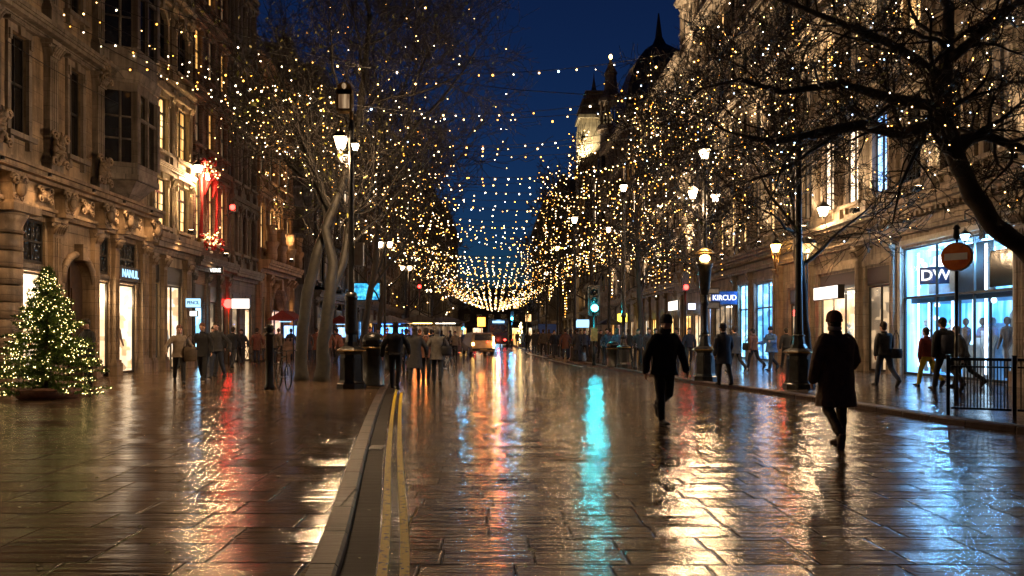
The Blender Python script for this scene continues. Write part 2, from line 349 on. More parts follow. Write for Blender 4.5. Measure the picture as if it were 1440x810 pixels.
def person(label,x,y,face,H=1.74,z=PZ,legs=(.35,.15,-.35,.5),arms=(-.3,.35,.3,.35),coat='c_black',hem=.86,legc='c_denim',hair='c_hair',hat=None,vox=.016,out=.12,lean=.04,group=None,bulk=1.0,
           longhair=False,hood=False,head_turn=0,shoe='c_black',scarf=None,ankles=(0,0),fold=.018,skirt=1.0,bright_sole=False,collar=None):
    """face: heading in degrees, 0 looks away down the street (+Y), 180 looks at the camera.
    legs: left hip, left knee, right hip, right knee (radians); arms: left shoulder, left elbow, right shoulder, right elbow"""
    k=H/1.75; V=lambda a,b,c:Vector((a*k,b*k,c*k))
    # drop the pelvis so that the lower foot meets the ground
    def leg(side,hip,knee,ank,pz):
        h=V(side*.09,0,pz-.02); t=h+V(side*.015,sin(hip)*.43,-cos(hip)*.43); a=hip-knee; s=t+V(0,sin(a)*.42,-cos(a)*.42)
        return h,t,s,a+ank
    lows=[]
    for sd,hp,kn,an in((-1,legs[0],legs[1],ankles[0]),(1,legs[2],legs[3],ankles[1])): lows.append(.43*cos(hp)+.42*cos(hp-kn))
    pz=max(lows)+.09
    lf=lean
    def up(x_,y_,z_): # point of the trunk above the pelvis, leaning forward
        return V(x_,y_+(z_)*sin(lf),pz+z_*cos(lf))
    sh=.455; L=[leg(-1,legs[0],legs[1],ankles[0],pz),leg(1,legs[2],legs[3],ankles[1],pz)]
    b=MB(); q=k
    # body: trunk, neck, head
    def ring(c,rx,ry,n=16): return [c+Vector((rx*k*cos(2*pi*i/n),ry*k*sin(2*pi*i/n),0)) for i in range(n)]
    b.loft([ring(up(0,0,-.10),.10,.08),ring(up(0,0,-.04),.155,.11),ring(up(0,0,.08),.15,.105),ring(up(0,0,.2),.135,.10),ring(up(0,.01,.34),.155,.115),ring(up(0,.0,.44),.165,.10),ring(up(0,0,.50),.11,.075),ring(up(0,0,.53),.055,.055)])
    nk=up(0,.0,.50); hd=up(0,.035,.70)
    limb(b,[nk,up(0,.02,.62)],[.058*k,.055*k])
    T=Matrix.Rotation(head_turn,4,'Z')
    b.ell(hd,(.082*k,.10*k,.124*k),16,12,0)
    def hp(a,c,d): v=T@Vector((a*k,c*k,d*k)); return hd+v
    b.ell(hp(0,.062,-.06),(.045*k,.045*k,.045*k),10,8)              # jaw
    limb(b,[hp(0,.088,.01),hp(0,.116,-.028)],[.011*k,.016*k],6)       # nose
    b.ell(hp(0,.090,-.058),(.024*k,.014*k,.010*k),8,5)               # lips
    for s in(-1,1): b.ell(hp(s*.078,-.002,-.01),(.012*k,.022*k,.032*k),8,6); b.ell(hp(s*.03,.080,.028),(.022*k,.016*k,.010*k),8,5)
    for sd,(h,t,s,a) in zip((-1,1),L):
        limb(b,[h,h.lerp(t,.4),t,t.lerp(s,.3),s],[.082*k,.078*k,.056*k,.055*k,.038*k])
    A=[]
    for sd,sa,el in((-1,arms[0],arms[1]),(1,arms[2],arms[3])):
        S=up(sd*.185,0,sh); E=S+V(sd*out*.28/.3*.9,sin(sa)*.28,-cos(sa)*.28); w=sa+el; W_=E+V(sd*out*.12,sin(w)*.25,-cos(w)*.25)
        A.append((S,E,W_,w,sd)); limb(b,[S,S.lerp(E,.5),E,W_],[.052*k,.046*k,.038*k,.026*k])
        d=(W_-E).normalized(); side=Vector((sd,0,0)); fwd=d.cross(side).normalized()*(-1 if d.cross(side).y<0 else 1)
        pc=W_+d*.045*k; b.ell(W_+d*.05*k,(.02*k,.042*k,.045*k),10,8)
        for j,(off,Lf) in enumerate(((-.030,.058),(-.010,.070),(.010,.074),(.030,.066))):
            r0=W_+d*.08*k+fwd*off*k; m1=r0+d*Lf*.5*k-side*.006*k; m2=m1+d*Lf*.38*k-side*.020*k+fwd*.004*k; limb(b,[r0-d*.02*k,m1,m2],[.0095*k,.009*k,.0075*k],6)
        r0=W_+d*.03*k+fwd*.036*k; limb(b,[r0,r0+d*.03*k+fwd*.022*k-side*.006*k,r0+d*.062*k+fwd*.026*k-side*.016*k],[.011*k,.0095*k,.008*k],6)
    o=fuse(b,'person','skin',min(vox,.011),smooth=2); o.location=(x,y,z); o.rotation_euler=(0,0,radians(face))
    tag(o,label,'person',group)
    # trousers
    t=MB(); t.loft([ring(up(0,0,-.12),.11,.09),ring(up(0,0,-.05),.172,.125),ring(up(0,0,.1),.162,.118)])
    for h,kn,s,a in L: limb(t,[h,h.lerp(kn,.5),kn,kn.lerp(s,.45),s+V(0,0,.03)],[.098*k,.09*k,.072*k,.066*k,.06*k])
    fuse(t,'trousers',legc,vox,o,2,fold*.8)
    for (h,kn,s,a) in L:
        f=MB(); fd=Vector((0,cos(a),sin(a))); dn=Vector((0,sin(a),-cos(a))); hl=s+dn*.05*k-fd*.05*k; 
        def fr(c,w,hh): return [c+Vector((w*k*cx,0,0))-dn*hh*k*cz for cx,cz in((-1,-.0),(-1,.5),(-.6,1),(.6,1),(1,.5),(1,0))]
        f.loft([fr(hl+dn*.035*k,.028,.07),fr(hl+fd*.03*k+dn*.035*k,.04,.12),fr(hl+fd*.10*k+dn*.035*k,.04,.11),fr(hl+fd*.16*k+dn*.035*k,.046,.07),fr(hl+fd*.22*k+dn*.035*k,.045,.05),fr(hl+fd*.265*k+dn*.032*k,.025,.03)])
        so=f.build('shoe',M[shoe],o)
        if bright_sole: g=MB(); g.loft([[hl+fd*a_*k+dn*(.036)*k+Vector((w_*k,0,0)),hl+fd*a_*k+dn*(.036)*k-Vector((w_*k,0,0)),hl+fd*a_*k+dn*.055*k-Vector((w_*k,0,0)),hl+fd*a_*k+dn*.055*k+Vector((w_*k,0,0))] for a_,w_ in((0,.03),(.1,.042),(.2,.046),(.26,.025))],0,False); g.build('sole',M['c_cream'],so)
    # coat: trunk, skirt to the hem, sleeves, collar
    c=MB(); B=bulk; hz=hem-pz   # hem height relative to the pelvis
    rings=[]
    sp=(abs(sin(legs[0]))+abs(sin(legs[2])))*.06*skirt
    if hz<-.02:
        rings+= [ring(up(0,0,0)+V(0,-.0,hz),(.205+sp*.3+.05*min(1,-hz))*B,(.15+sp+.03*min(1,-hz))*B), ring(up(0,0,0)+V(0,0,hz*.5),(.20+sp*.2)*B,(.145+sp*.5)*B)]
    rings+= [ring(up(0,0,.0),.195*B,.14*B),ring(up(0,0,.12),.18*B,.132*B),ring(up(0,0,.24),.185*B,.135*B),ring(up(0,.0,.36),.205*B,.142*B),ring(up(0,-.005,.44),.205*B,.125*B),ring(up(0,-.005,.485),.16*B,.105*B),ring(up(0,0,.53),.085,.08),ring(up(0,.005,.575),.08,.082)]
    c.loft(rings)
    for S,E,W_,w,sd in A:
        limb(c,[S-Vector((sd*.03*k,0,-.0)),S.lerp(E,.45),E,E.lerp(W_,.5),W_],[.082*k*B,.074*k*B,.066*k*B,.060*k*B,.052*k*B])
    if hood: c.ell(hd+V(0,-.03,-.0),(.105*k,.115*k,.14*k),14,10)
    cc=fuse(c,'coat',coat,vox,o,2,fold)
    if collar:
        m=MB(); m.lathe([(.078*k,-.02*k),(.088*k,.0),(.086*k,.035*k),(.074*k,.04*k)],16,hd+V(0,-.015,-.105)); m.build('collar',M[collar],o)
    if scarf: 
        m=MB(); m.lathe([(.07*k,-.05*k),(.10*k,-.02*k),(.10*k,.03*k),(.07*k,.06*k)],16,nk+V(0,.01,.075)); m.ell(nk+V(.0,.06,.02),(.06*k,.05*k,.06*k),10,6); fuse(m,'scarf',scarf,.01,o,2,.01)
    # hair and hat
    if hat:
        m=MB(); rr=[(.088,.005),(.096,.02),(.096,.055),(.088,.095),(.068,.128),(.038,.146),(.004,.152)]
        m.loft([[hd+Vector((r*k*cos(2*pi*i/18),(-.006+r*1.2*sin(2*pi*i/18))*k,zz*k)) for i in range(18)] for r,zz in rr]); m.loft([[hd+Vector((r*k*cos(2*pi*i/18),(-.006+r*1.2*sin(2*pi*i/18))*k,zz*k)) for i in range(18)] for r,zz in((.095,-.008),(.101,.0),(.101,.03),(.094,.036))]); m.build('hat',M[hat],o)
    h=MB(); h.ell(hd+T@V(0,-.014,.040),(.092*k,.108*k,.112*k),14,10)
    if longhair: h.ell(hd+T@V(0,-.055,-.10),(.085*k,.055*k,.15*k),12,8)
    else: h.ell(hd+T@V(0,-.05,-.04),(.074*k,.06*k,.065*k),10,8)
    if not hood: fuse(h,'hair',hair,.012,o,1)
    if vox<.014:
        for s in(-1,1): 
            e=MB(); e.ell(hp(s*.03,.0865,.014),(.012*k,.007*k,.007*k),8,6); e.build('eye',M['iron'],o)
    return o
def bag(label,x,y,z,rz,w=.32,h=.34,d=.12,mat='c_black',strap=.35,cat='bag'):
    t=thing('bag',label,cat,(x,y,z),radians(rz)); m=MB(); m.loft([[(a*w/2*s,b*d/2*s,zz) for a,b in((-1,-1),(0,-1.15),(1,-1),(1.05,0),(1,1),(0,1.15),(-1,1),(-1.05,0))] for s,zz in((.85,0),(1,.06),(1.0,h*.7),(.9,h))]); m.build('bag_body',M[mat],t)
    m=MB(); m.tube([(-w*.35,0,h*.95),(-w*.25,0,h+strap*.7),(0,0,h+strap),(w*.25,0,h+strap*.7),(w*.35,0,h*.95)],.012,6); m.build('strap',M[mat],t); return t
# the man in black, walking toward us and to the right
X,Y=G(941,597)
person('man in black coat, dark beanie and scarf striding on the wet road, left of centre-right',X-.08,Y,196,1.81,0,legs=(-.12,.95,.16,.06),arms=(.10,.30,-.22,.2),coat='c_black',hem=.80,legc='c_black',hat='c_char',vox=.0115,scarf='c_char',bulk=1.12,head_turn=-.65,out=.13,hair='c_hair',lean=.05,ankles=(.1,.1),fold=.036)
X,Y=G(1176,627)
person('man in long dark brown overcoat and reddish beanie walking away on the wet road',X,Y,6,1.79,0,legs=(.02,.75,.12,.05),arms=(-.10,.35,.10,.95),coat='c_brown',hem=.52,legc='c_olive',hat='c_rust',vox=.0115,bulk=1.22,out=.12,collar='c_cream',hair='c_hair',lean=.03,ankles=(-.5,.0),fold=.034,shoe='c_brown',skirt=.6)
# left pavement
X,Y=G2(124,548); person('man in dark jacket standing between the Christmas tree and the lit shop',X,Y,150,1.78,legs=(.05,.05,-.05,.05),arms=(.2,1.5,.15,.3),coat='c_black',hem=.8,legc='c_black',vox=.014)
X,Y=G2(252,539); person('woman with long brown hair in a pale tan jacket walking past the lit shop',X,Y,205,1.68,legs=(.35,.2,-.3,.35),arms=(-.35,.3,.3,.6),coat='c_tan',hem=.78,legc='c_black',hair='c_rust',longhair=True,vox=.014,out=.2)
bag('dark brown bag at the side of the woman in the tan jacket',X+.33,Y-.02,.72,25,.34,.42,.14,'c_olive',.35)
X,Y=G2(285,535); person('man in black coat, left one of the pair walking together on the left pavement',X,Y,185,1.76,legs=(.3,.15,-.25,.3),arms=(.1,.3,-.1,.3),coat='c_black',hem=.72,legc='c_black',vox=.014,hair='c_rust',bright_sole=True)
X,Y=G2(305,532); person('man in dark zipped jacket and jeans, right one of the pair, left pavement',X,Y,176,1.80,legs=(-.25,.3,.3,.15),arms=(-.2,.3,.35,.3),coat='c_char',hem=.84,legc='c_denim',vox=.014,out=.25,hair='c_hair',bright_sole=True)
X,Y=G2(295,530); person('woman in black half hidden between the pair on the left pavement',X,Y+.4,180,1.66,legs=(.2,.1,-.25,.3),arms=(.1,.3,-.1,.3),coat='c_black',hem=.75,legc='c_black',vox=.016,longhair=True)
for px,py,lb,f,co,lg in((327,517,'distant walker in dark coat right of the pair on the left pavement',0,'c_black','c_char'),(343,506,'distant walker in olive jacket and blue jeans on the left pavement',185,'c_olive','c_denim'),(318,506,'small distant figure in rust coat far along the left shops',180,'c_rust','c_black'),
    (384,513,'figure in olive jacket standing behind the leaning plane tree',190,'c_olive','c_black'),(392,507,'figure in yellow top behind the leaning plane tree',30,'c_tan','c_black'),(409,505,'person in dark blue seen between the two plane trunks',0,'c_navy','c_denim'),
    (461,513,'person in dark red jacket just right of the upright plane trunk',0,'c_rust','c_black'),(479,511,'person bending toward the tall lamp pedestal, rust scarf',60,'c_rust','c_black'),(472,506,'distant person between the plane trunk and the lamp pedestal',180,'c_char','c_black')):
    X,Y=G2(px,py); person(lb,X,Y,f,1.72,coat=co,legc=lg,vox=.022,legs=(.25,.1,-.25,.25),hem=.8,lean=.35 if 'bending' in lb else .04)
# walking group in the middle
GP=[(556,545,0,1.74,'c_black','c_black','woman in short black jacket walking away, left end of the walking group',.86,'c_hair',True),(583,541,0,1.73,'c_char','c_black','person in dark knee length coat in the middle of the walking group',.5,'c_hair',True),
    (599,538,0,1.70,'c_rust','c_black','person in dark rust coat between the dark coat and the grey coat',.8,'c_hair',False),(615,540,2,1.74,'c_grey','c_black','person in pale grey hooded coat walking away, right end of the group',.74,'c_grey',False),
    (571,524,0,1.72,'c_navy','c_black','person in navy walking ahead of the group, seen over shoulders',.8,'c_hair',False),(640,503,180,1.7,'c_tan','c_black','distant person in tan beside the beige van',.8,'c_hair',False),(606,515,0,1.72,'c_char','c_black','person farther ahead beyond the grey coat',.8,'c_hair',False),(590,512,0,1.75,'c_black','c_black','person farther ahead among the walking group in black',.8,'c_hair',False)]
for px,py,f,H,co,lg,lb,hm,hr,lh in GP:
    z=PZ if px<560 else 0; X,Y=G(px,py) if z==0 else G2(px,py)
    person(lb,X,Y,f,H,z,coat=co,legc=lg,hem=hm,hair=hr,longhair=lh,vox=.015 if py>530 else .02,legs=(.28,.15,-.28,.3) if px!=583 else (-.22,.3,.22,.1),bulk=1.08,hood=('hooded' in lb),out=.16)
X,Y=G(627,540); bag('dark shoulder bag at the right hip of the person in grey',X+.02,Y-.05,.86,10,.30,.3,.16,'c_black',.3)
# right pavement
X,Y=G2(1018,541); person('woman in navy coat with a black cap seen from behind, right pavement',X,Y,10,1.70,legs=(.15,.1,-.2,.2),coat='c_navy',legc='c_black',hat='c_black',hem=.6,vox=.015,bulk=1.08)
X,Y=G2(1034,524); person('man in dark coat walking behind the woman in navy',X,Y,20,1.72,coat='c_char',legc='c_black',hat='c_hair',hem=.7,vox=.018,bright_sole=True)
X,Y=G2(1060,519); person('person in plum jacket carrying a bag in front of the blue lit shop',X,Y,30,1.66,coat='c_rust',legc='c_black',hem=.8,vox=.018)
bag('dark bag at the side of the person in the plum jacket',X-.3,Y,.85,0,.3,.3)
X,Y=G2(1085,521); person('person in pale blue puffer jacket facing left in front of the blue lit shop',X,Y,120,1.72,coat='c_blue',legc='c_black',hem=.72,vox=.016,bulk=1.2,hood=False,hat='c_black',arms=(.5,1.2,.4,1.1),fold=.03)
X,Y=G2(1106,516); person('dark figure by the pier right of the puffer jacket',X,Y,0,1.68,coat='c_black',legc='c_black',vox=.02)
X,Y=G2(1244,543); person('man in dark jacket with a satchel walking left of the big blue shop',X,Y,8,1.75,coat='c_char',legc='c_denim',hem=.84,vox=.015,legs=(.3,.15,-.3,.5))
bag('dark satchel at the side of the man left of the big blue shop',X+.25,Y-.12,.85,10,.3,.26,.12,'c_black',.5)
X,Y=G2(1329,549); person('tall man in black with a backpack in front of the blue shop window',X,Y,5,1.84,coat='c_black',legc='c_black',hem=.75,vox=.015,bulk=1.15,hair='c_hair',lean=.1)
bag('black backpack on the tall man in front of the blue shop',X-.02,Y-.24,1.02,0,.34,.46,.2,'c_navy',.1)
X,Y=G2(1313,545); person('person in red top and yellow trousers half hidden behind the tall man',X,Y+.3,10,1.60,coat='c_red',legc='c_yellow',hem=.88,vox=.015)
X,Y=G2(1356,545); person('person in dark jacket bending forward right of the no-entry pole',X,Y,60,1.66,coat='c_char',legc='c_black',vox=.015,lean=.25)
# people beyond
rp=random.Random(8)
desc=[('c_black','black'),('c_char','charcoal'),('c_navy','navy'),('c_olive','olive'),('c_brown','brown'),('c_black','plain black'),('c_denim','dark blue'),('c_rust','rust')]
protos=[]
for i,(co,cn) in enumerate(desc):
    o=person('x',0,0,0,1.66+.025*(i%5),PZ,coat=co,legc=('c_black','c_denim','c_char')[i%3],hem=(.8,.6,.85)[i%3],vox=.026,legs=((.28,.1,-.28,.3),(.05,.05,-.05,.05),(-.25,.3,.3,.1))[i%3],longhair=i%2==0,group='distant pedestrians')
    protos.append((o,cn))
far=[(742,494),(751,497),(757,492),(764,500),(772,496),(779,503),(788,498),(795,505),(803,501),(812,508),(822,505),(829,500),(845,508),(853,512),(858,507),(868,513),(884,510),(897,513),(903,508),(912,516),(921,512),(930,517),(736,489),(728,487),(769,489),(783,490),(801,493),(816,497),(840,499),(938,508),(953,511),(969,514),(566,505),(575,502),(584,500),(545,508),(532,507),(521,509),(610,499),(621,497),(634,496),(445,508),(432,509),(497,507),(512,502),(340,511),(361,509),(373,507)]
where=lambda px: 'far right pavement' if px>725 else ('left pavement beyond the trees' if px<520 else 'far ahead down the left side')
used=set()
for n,(px,py) in enumerate(far):
    o,cn=protos[n%8] if n<8 else protos[rp.choice((0,1,2,3,4,5,6,0,1,7))]
    c=o if n<8 else dup(o)
    z=PZ; X,Y=G2(px,py); c.location=(X,Y,z); c.rotation_euler=(0,0,radians(rp.choice((0,5,-10,180,175,190,90))))
    c['label']='distant pedestrian in %s, in the crowd on the %s'%(cn,where(px))
    c['group']='distant pedestrians in %s on the %s'%(cn,where(px))
def point(parent,loc,watt,col=(1,.66,.36),r=.12):
    l=bpy.data.lights.new('lamp_light','POINT'); l.energy=watt; l.color=col; l.shadow_soft_size=r
    o=bpy.data.objects.new('lamp_light',l); C.objects.link(o); o.location=loc; o.parent=parent; return o
# ------------------------------------------------------------------ architecture
WC={}
def scroll(mb, c, r, turns=1.6, hand=1, y=-.06, m=0, t=.05):
    """a carved volute in the plane of the wall"""
    pts=[];rad=[]
    n=14
    for i in range(n+1):
        a=turns*2*pi*i/n; q=r*(1-.85*i/n)
        pts.append((c[0]+hand*q*cos(a), c[1]+y*(.5+.5*i/n), c[2]+q*sin(a))); rad.append(t*(1-.5*i/n))
    mb.tube(pts,rad,6,m)
def cartouche(w,h,rng,mat='stoneL'):
    """carved ornament: shield, volutes and leaves"""
    mb=MB()
    mb.ell((0,-.04,h*.5),(w*.26,.12,h*.3),10,6)
    for sgn in (-1,1):
        scroll(mb,(sgn*w*.3,-.05,h*.75),w*.16,1.4,sgn,-.1,0,w*.05)
        scroll(mb,(sgn*w*.32,-.05,h*.25),w*.15,1.4,-sgn,-.1,0,w*.05)
        for k in range(5):
            a=pi/2+sgn*(.3+.5*k); L=h*.34*rng.uniform(.8,1.25)
            p0=Vector((sgn*w*.1,-.02,h*.5)); d=Vector((cos(a)*w/h,-.25,sin(a)))
            mb.tube([p0,p0+d*L*.5+Vector((0,-.08,0)),p0+d*L+Vector((0,.03,rng.uniform(-.04,.04)))],[.05,.075,.015],5)
    return mb.mesh('carving',M[mat])
def win_mesh(w,h,style,wall):
    key=(round(w,2),round(h,2),style,wall)
    if key in WC: return WC[key]
    D=.11; fr=MB(); t=.055
    fr.box(-w/2,-w/2+t,D-.04,D+.03,0,h); fr.box(w/2-t,w/2,D-.04,D+.03,0,h)
    fr.box(-w/2+t,w/2-t,D-.04,D+.03,0,t*1.2); fr.box(-w/2+t,w/2-t,D-.04,D+.03,h-t,h)
    if style in('sash','arch','gothic'):
        fr.box(-w/2+t,w/2-t,D-.06,D+.02,h*.5-.03,h*.5+.03)
        if w>.7: fr.box(-.016,.016,D-.03,D+.02,t*1.2,h*.5-.03); fr.box(-.016,.016,D-.03,D+.02,h*.5+.03,h-t)
    if style=='tall':
        fr.box(-.03,.03,D-.06,D+.02,t*1.2,h*.7-.03); fr.box(-w/2+t,w/2-t,D-.07,D+.02,h*.7-.03,h*.7+.04); fr.box(-.03,.03,D-.06,D+.02,h*.7+.04,h-t)
        for q in(.24,.47): fr.box(-w/2+t,-.03,D-.03,D+.02,h*q-.012,h*q+.012); fr.box(.03,w/2-t,D-.03,D+.02,h*q-.012,h*q+.012)
    if style=='shop':
        n=max(1,round(w/1.5))
        for i in range(1,n): x=-w/2+w*i/n; fr.box(x-.025,x+.025,D-.05,D+.02,t*1.2,h-t)
    pane=MB(); pane.quad((-w/2+.02,D+.01,.02),(w/2-.02,D+.01,.02),(w/2-.02,D+.01,h-.02),(-w/2+.02,D+.01,h-.02))
    su=MB(); a=.15; p=.09
    if style!='shop':
        su.box(-w/2-a,-w/2-.002,-p,.02,-.02,h+.002); su.box(w/2+.002,w/2+a,-p,.02,-.02,h+.002)
        for sgn in(-1,1): su.box(sgn*(w/2+a*.5)-.05,sgn*(w/2+a*.5)+.05,-p-.05,-p+.01,h-.28,h-.003)   # brackets
        if style=='arch' or style=='gothic':
            n=8; R=w/2
            pts=[(R*cos(pi*i/n),R*sin(pi*i/n)) for i in range(n+1)]
            if style=='gothic': pts=[(x,z*1.35) for x,z in pts]
            top=max(z for x,z in pts)
            for sgn,half in((1,pts[:n//2+1]),(-1,pts[n//2:])):   # corner fillings of the arch
                poly=[(sgn*w/2,h-top+ (0)),]
                poly=[(x,z+h-top) for x,z in half]+([(w/2,h)] if sgn==1 else [(-w/2,h)])
                su.prism([(x*.999,z*.9995) for x,z in poly],.0,.2)
            su.tube([(x*1.12,-.05,z*1.12+h-top) for x,z in pts],.075,6)
            su.box(-.11,.11,-p-.09,.02,h-.12,h+.26)
            su.box(-w/2-a-.08,w/2+a+.08,-p-.1,.02,h+.262,h+.36)
        else:
            su.box(-w/2-a,w/2+a,-p,.02,h+.004,h+.2); su.box(-w/2-a-.1,w/2+a+.1,-p-.14,.02,h+.202,h+.30)
            if w>.85:
                su.prism([(-w/2-a-.1,h+.302),(w/2+a+.1,h+.302),(0,h+.302+w*.24)],-p-.1,.02)
            su.prism([(-.08,h-.05),(.08,h-.05),(.12,h+.24),(-.12,h+.24)],-p-.07,-p+.01)
    si=MB(); si.box(-w/2-a-.08,w/2+a+.08,-p-.12,.03,-.16,-.022)
    if style!='shop':
        for sgn in(-1,1): si.prism([(sgn*(w/2+.02)-.06,-.4),(sgn*(w/2+.02)+.06,-.4),(sgn*(w/2+.02)+.07,-.162),(sgn*(w/2+.02)-.07,-.162)],-p-.04,.02)
    r=(fr.mesh('window',M['frame']),pane,su.mesh('surround',M[wall]) if su.v else None,si.mesh('sill',M[wall]) if style!='shop' else None,{})
    WC[key]=r; return r
def add_window(root,u,z,w,h,style,lit,wall):
    fm,pane,su,si,cache=win_mesh(w,h,style,wall)
    o=put('window',fm,root,(u,0,z))
    if lit not in cache: cache[lit]=pane.mesh('pane',M[lit])
    put('pane',cache[lit],o)
    if su: put('surround',su,o)
    if si: put('sill',si,o)
    return o
def wall_row(mb,W,z0,z1,ops,y0=0,y1=.4,u0=0):
    x=u0
    for (uc,w,zb,zt) in sorted(ops):
        a,b=uc-w/2,uc+w/2
        if a>x+.001: mb.box(x,a,y0,y1,z0,z1)
        if zb>z0+.001: mb.box(a,b,y0,y1,z0,zb)
        if zt<z1-.001: mb.box(a,b,y0,y1,zt,z1)
        x=b
    if x<W-.001: mb.box(x,W,y0,y1,z0,z1)
def cornice(W,z,h,p,dent=True,brk=0):
    mb=MB()
    n=(0,.18,.30,.55,.72,1.0); q=(.18,.30,.36,.8,.92,1.0)
    for i in range(5):
        e=p*q[i+1]
        mb.box(-.0,W,-e,.02-.004*i,z+h*n[i]+.001,z+h*n[i+1])
    if dent:
        k=int(W/.34)
        for i in range(k):
            x=(i+.5)*W/k; mb.box(x-.08,x+.08,-p*.62,-p*.34,z+h*.30+.002,z+h*.55-.002)
    return mb
def pilaster(x,z0,z1,w=.42,p=.16,round_=False):
    mb=MB(); H=z1-z0
    mb.box(x-w*.62,x+w*.62,-p*1.5,.02,z0,z0+min(.5,H*.12)); mb.box(x-w*.55,x+w*.55,-p*1.3,.018,z0+min(.5,H*.12)+.001,z0+min(.5,H*.12)+.1)
    zb=z0+min(.5,H*.12)+.101; zt=z1-.46
    if round_:
        mb.lathe([(w*.5,0),(w*.5,.02),(w*.47,(zt-zb)*.5),(w*.42,zt-zb)],14,(x,-p*.4,zb))
    else:
        mb.box(x-w*.42,x+w*.42,-p,.016,zb,zt)
        for k in range(3): q=x+(k-1)*w*.22; mb.box(q-w*.045,q+w*.045,-p-.02,-p+.01,zb+.1,zt-.1)
    for sgn in(-1,1): scroll(mb,(x+sgn*w*.36,-p,zt+.22),w*.24,1.5,sgn,-.05,0,.035)
    mb.prism([(x-w*.42,zt+.001),(x+w*.42,zt+.001),(x+w*.6,z1-.12),(x-w*.6,z1-.12)],-p*1.35,.014)
    for k in range(5): q=x+(k-2)*w*.2; mb.tube([(q,-p*1.2,zt+.02),(q,-p*1.7,zt+.2),(q*1.0,-p*2.3,zt+.3)],[.03,.05,.012],5)
    mb.box(x-w*.66,x+w*.66,-p*1.7,.02,z1-.118,z1-.001)
    return mb
def balustrade(W,z,h=.95,y=-.1):
    mb=MB(); mb.box(0,W,y-.12,y+.12,z+.001,z+.14); mb.box(0,W,y-.14,y+.14,z+h-.14,z+h)
    n=int(W/.26)
    for i in range(n):
        x=(i+.5)*W/n
        if i%9==0: mb.box(x-.12,x+.12,y-.115,y+.115,z+.141,z+h-.141)
        else: mb.lathe([(.05,.141),(.08,.25),(.04,.45),(.045,.62),(.06,h-.141)],6,(x,y,z))
    return mb
def mannequin(mb,x,y,z,s=1.0,m=0):
    mb.lathe([(.10,.0),(.09,.5),(.10,.8),(.16,.92),(.13,1.1),(.20,1.38),(.17,1.46),(.05,1.5),(.05,1.54)],10,(x,y,z),m,sx=s,sy=.65*s)
    mb.ell((x,y,z+1.65),(.085,.1,.12),8,6,m)
    for q in(-1,1): mb.tube([(x+q*.2*s,y,z+1.4),(x+q*.26*s,y-.02,z+1.1),(x+q*.24*s,y-.12,z+.85)],[.05,.045,.03],6,m,rnd=True)
def shop(root,u0,u1,z0,z1,back,glass='glass',depth=1.3,kind='goods',rng=R0,mull=1.4,base='stoneD',transom=None,fillW=0):
    """a lit shop behind its window: a room with goods, a frame and glass"""
    W=u1-u0; uc=(u0+u1)/2
    r=MB(); r.box(u0+.02,u1-.02,depth-.06,depth,z0,z1); r.box(u0+.002,u0+.02,.16,depth-.062,z0+.03,z1-.01); r.box(u1-.02,u1-.002,.16,depth-.062,z0+.03,z1-.01)  # back and side walls glow themselves, standing in for room light
    r.build('shop_interior',M[back],root)
    s=MB(); s.box(u0,u1,.3,depth-.06,z0-.04,z0+.02); s.box(u0-.05,u0,.3,depth,z0,z1); s.box(u1,u1+.05,.3,depth,z0,z1); s.box(u0,u1,.3,depth,z1,z1+.05)
    s.build('shop_floor',M['floorin'],root)
    f=MB(); t=.05; D=.08
    f.box(u0,u0+t,D,D+.07,z0,z1); f.box(u1-t,u1,D,D+.07,z0,z1); f.box(u0+t,u1-t,D,D+.07,z0,z0+t*1.6); f.box(u0+t,u1-t,D,D+.07,z1-t,z1)
    n=max(1,round(W/mull))
    for i in range(1,n): x=u0+W*i/n; f.box(x-.022,x+.022,D,D+.07,z0+t*1.6,z1-t)
    if transom: f.box(u0+t,u1-t,D-.01,D+.08,transom-.04,transom+.04)
    fo=f.build('shop_window',M['frame'],root)
    g=MB(); g.quad((u0+t*.5,D+.035,z0),(u1-t*.5,D+.035,z0),(u1-t*.5,D+.035,z1),(u0+t*.5,D+.035,z1)); g.build('pane',M[glass],fo)
    c=MB(); warm='cool' if back in('s_blue','s_cyan','s_blue2') else 'white'
    k=max(2,int(W/.7))
    for i in range(k):
        x=u0+(i+.5)*W/k; y=rng.uniform(.5,.85)
        q=rng.random()
        if kind=='mann' or (kind=='goods' and q<.4): mannequin(c,x,y,z0+.12,rng.uniform(.9,1.1),rng.choice((0,1)))
        elif q<.75:
            hh=rng.uniform(.4,1.1); c.box(x-.22,x+.22,y-.2,y+.2,z0+.02,z0+hh)
            for j in range(3): c.cbox((x+rng.uniform(-.14,.14),y+rng.uniform(-.1,.1),z0+hh+.1),(rng.uniform(.08,.16),.1,rng.uniform(.14,.24)),rng.choice((0,1)))
        else:
            for j in range(4): c.box(x-.28,x+.28,.9,1.15,z0+.4+j*.5,z0+.43+j*.5); c.cbox((x+rng.uniform(-.1,.1),1.0,z0+.53+j*.5),(.3,.15,.2),rng.choice((0,1)))
    c.build('display',[M['goods'],M['goodsw']],root)
    l=MB(); k=max(2,int(W/.9))
    for i in range(k): x=u0+(i+.5)*W/k; l.box(x-.1,x+.1,.7,1.0,z1-.08,z1-.04)
    if fillW:  # point lights added to brighten the shop and the paving outside
        for i in range(max(1,int(W/2))): point(root,(u0+(i+.5)*W/max(1,int(W/2)),.5,z1-.5),fillW,(.25,.60,1) if warm=='cool' else (1,.66,.36),.15)
    l.build('ceiling_light',M['g_cool' if warm=='cool' else 'g_white'],root)
    if z0>.25:
        b=MB(); b.box(u0,u1,.02,.35,.0,z0-.045); b.box(u0+.08,u1-.08,0,.03,.08,z0-.12); b.build('stall_riser',M[base],root)
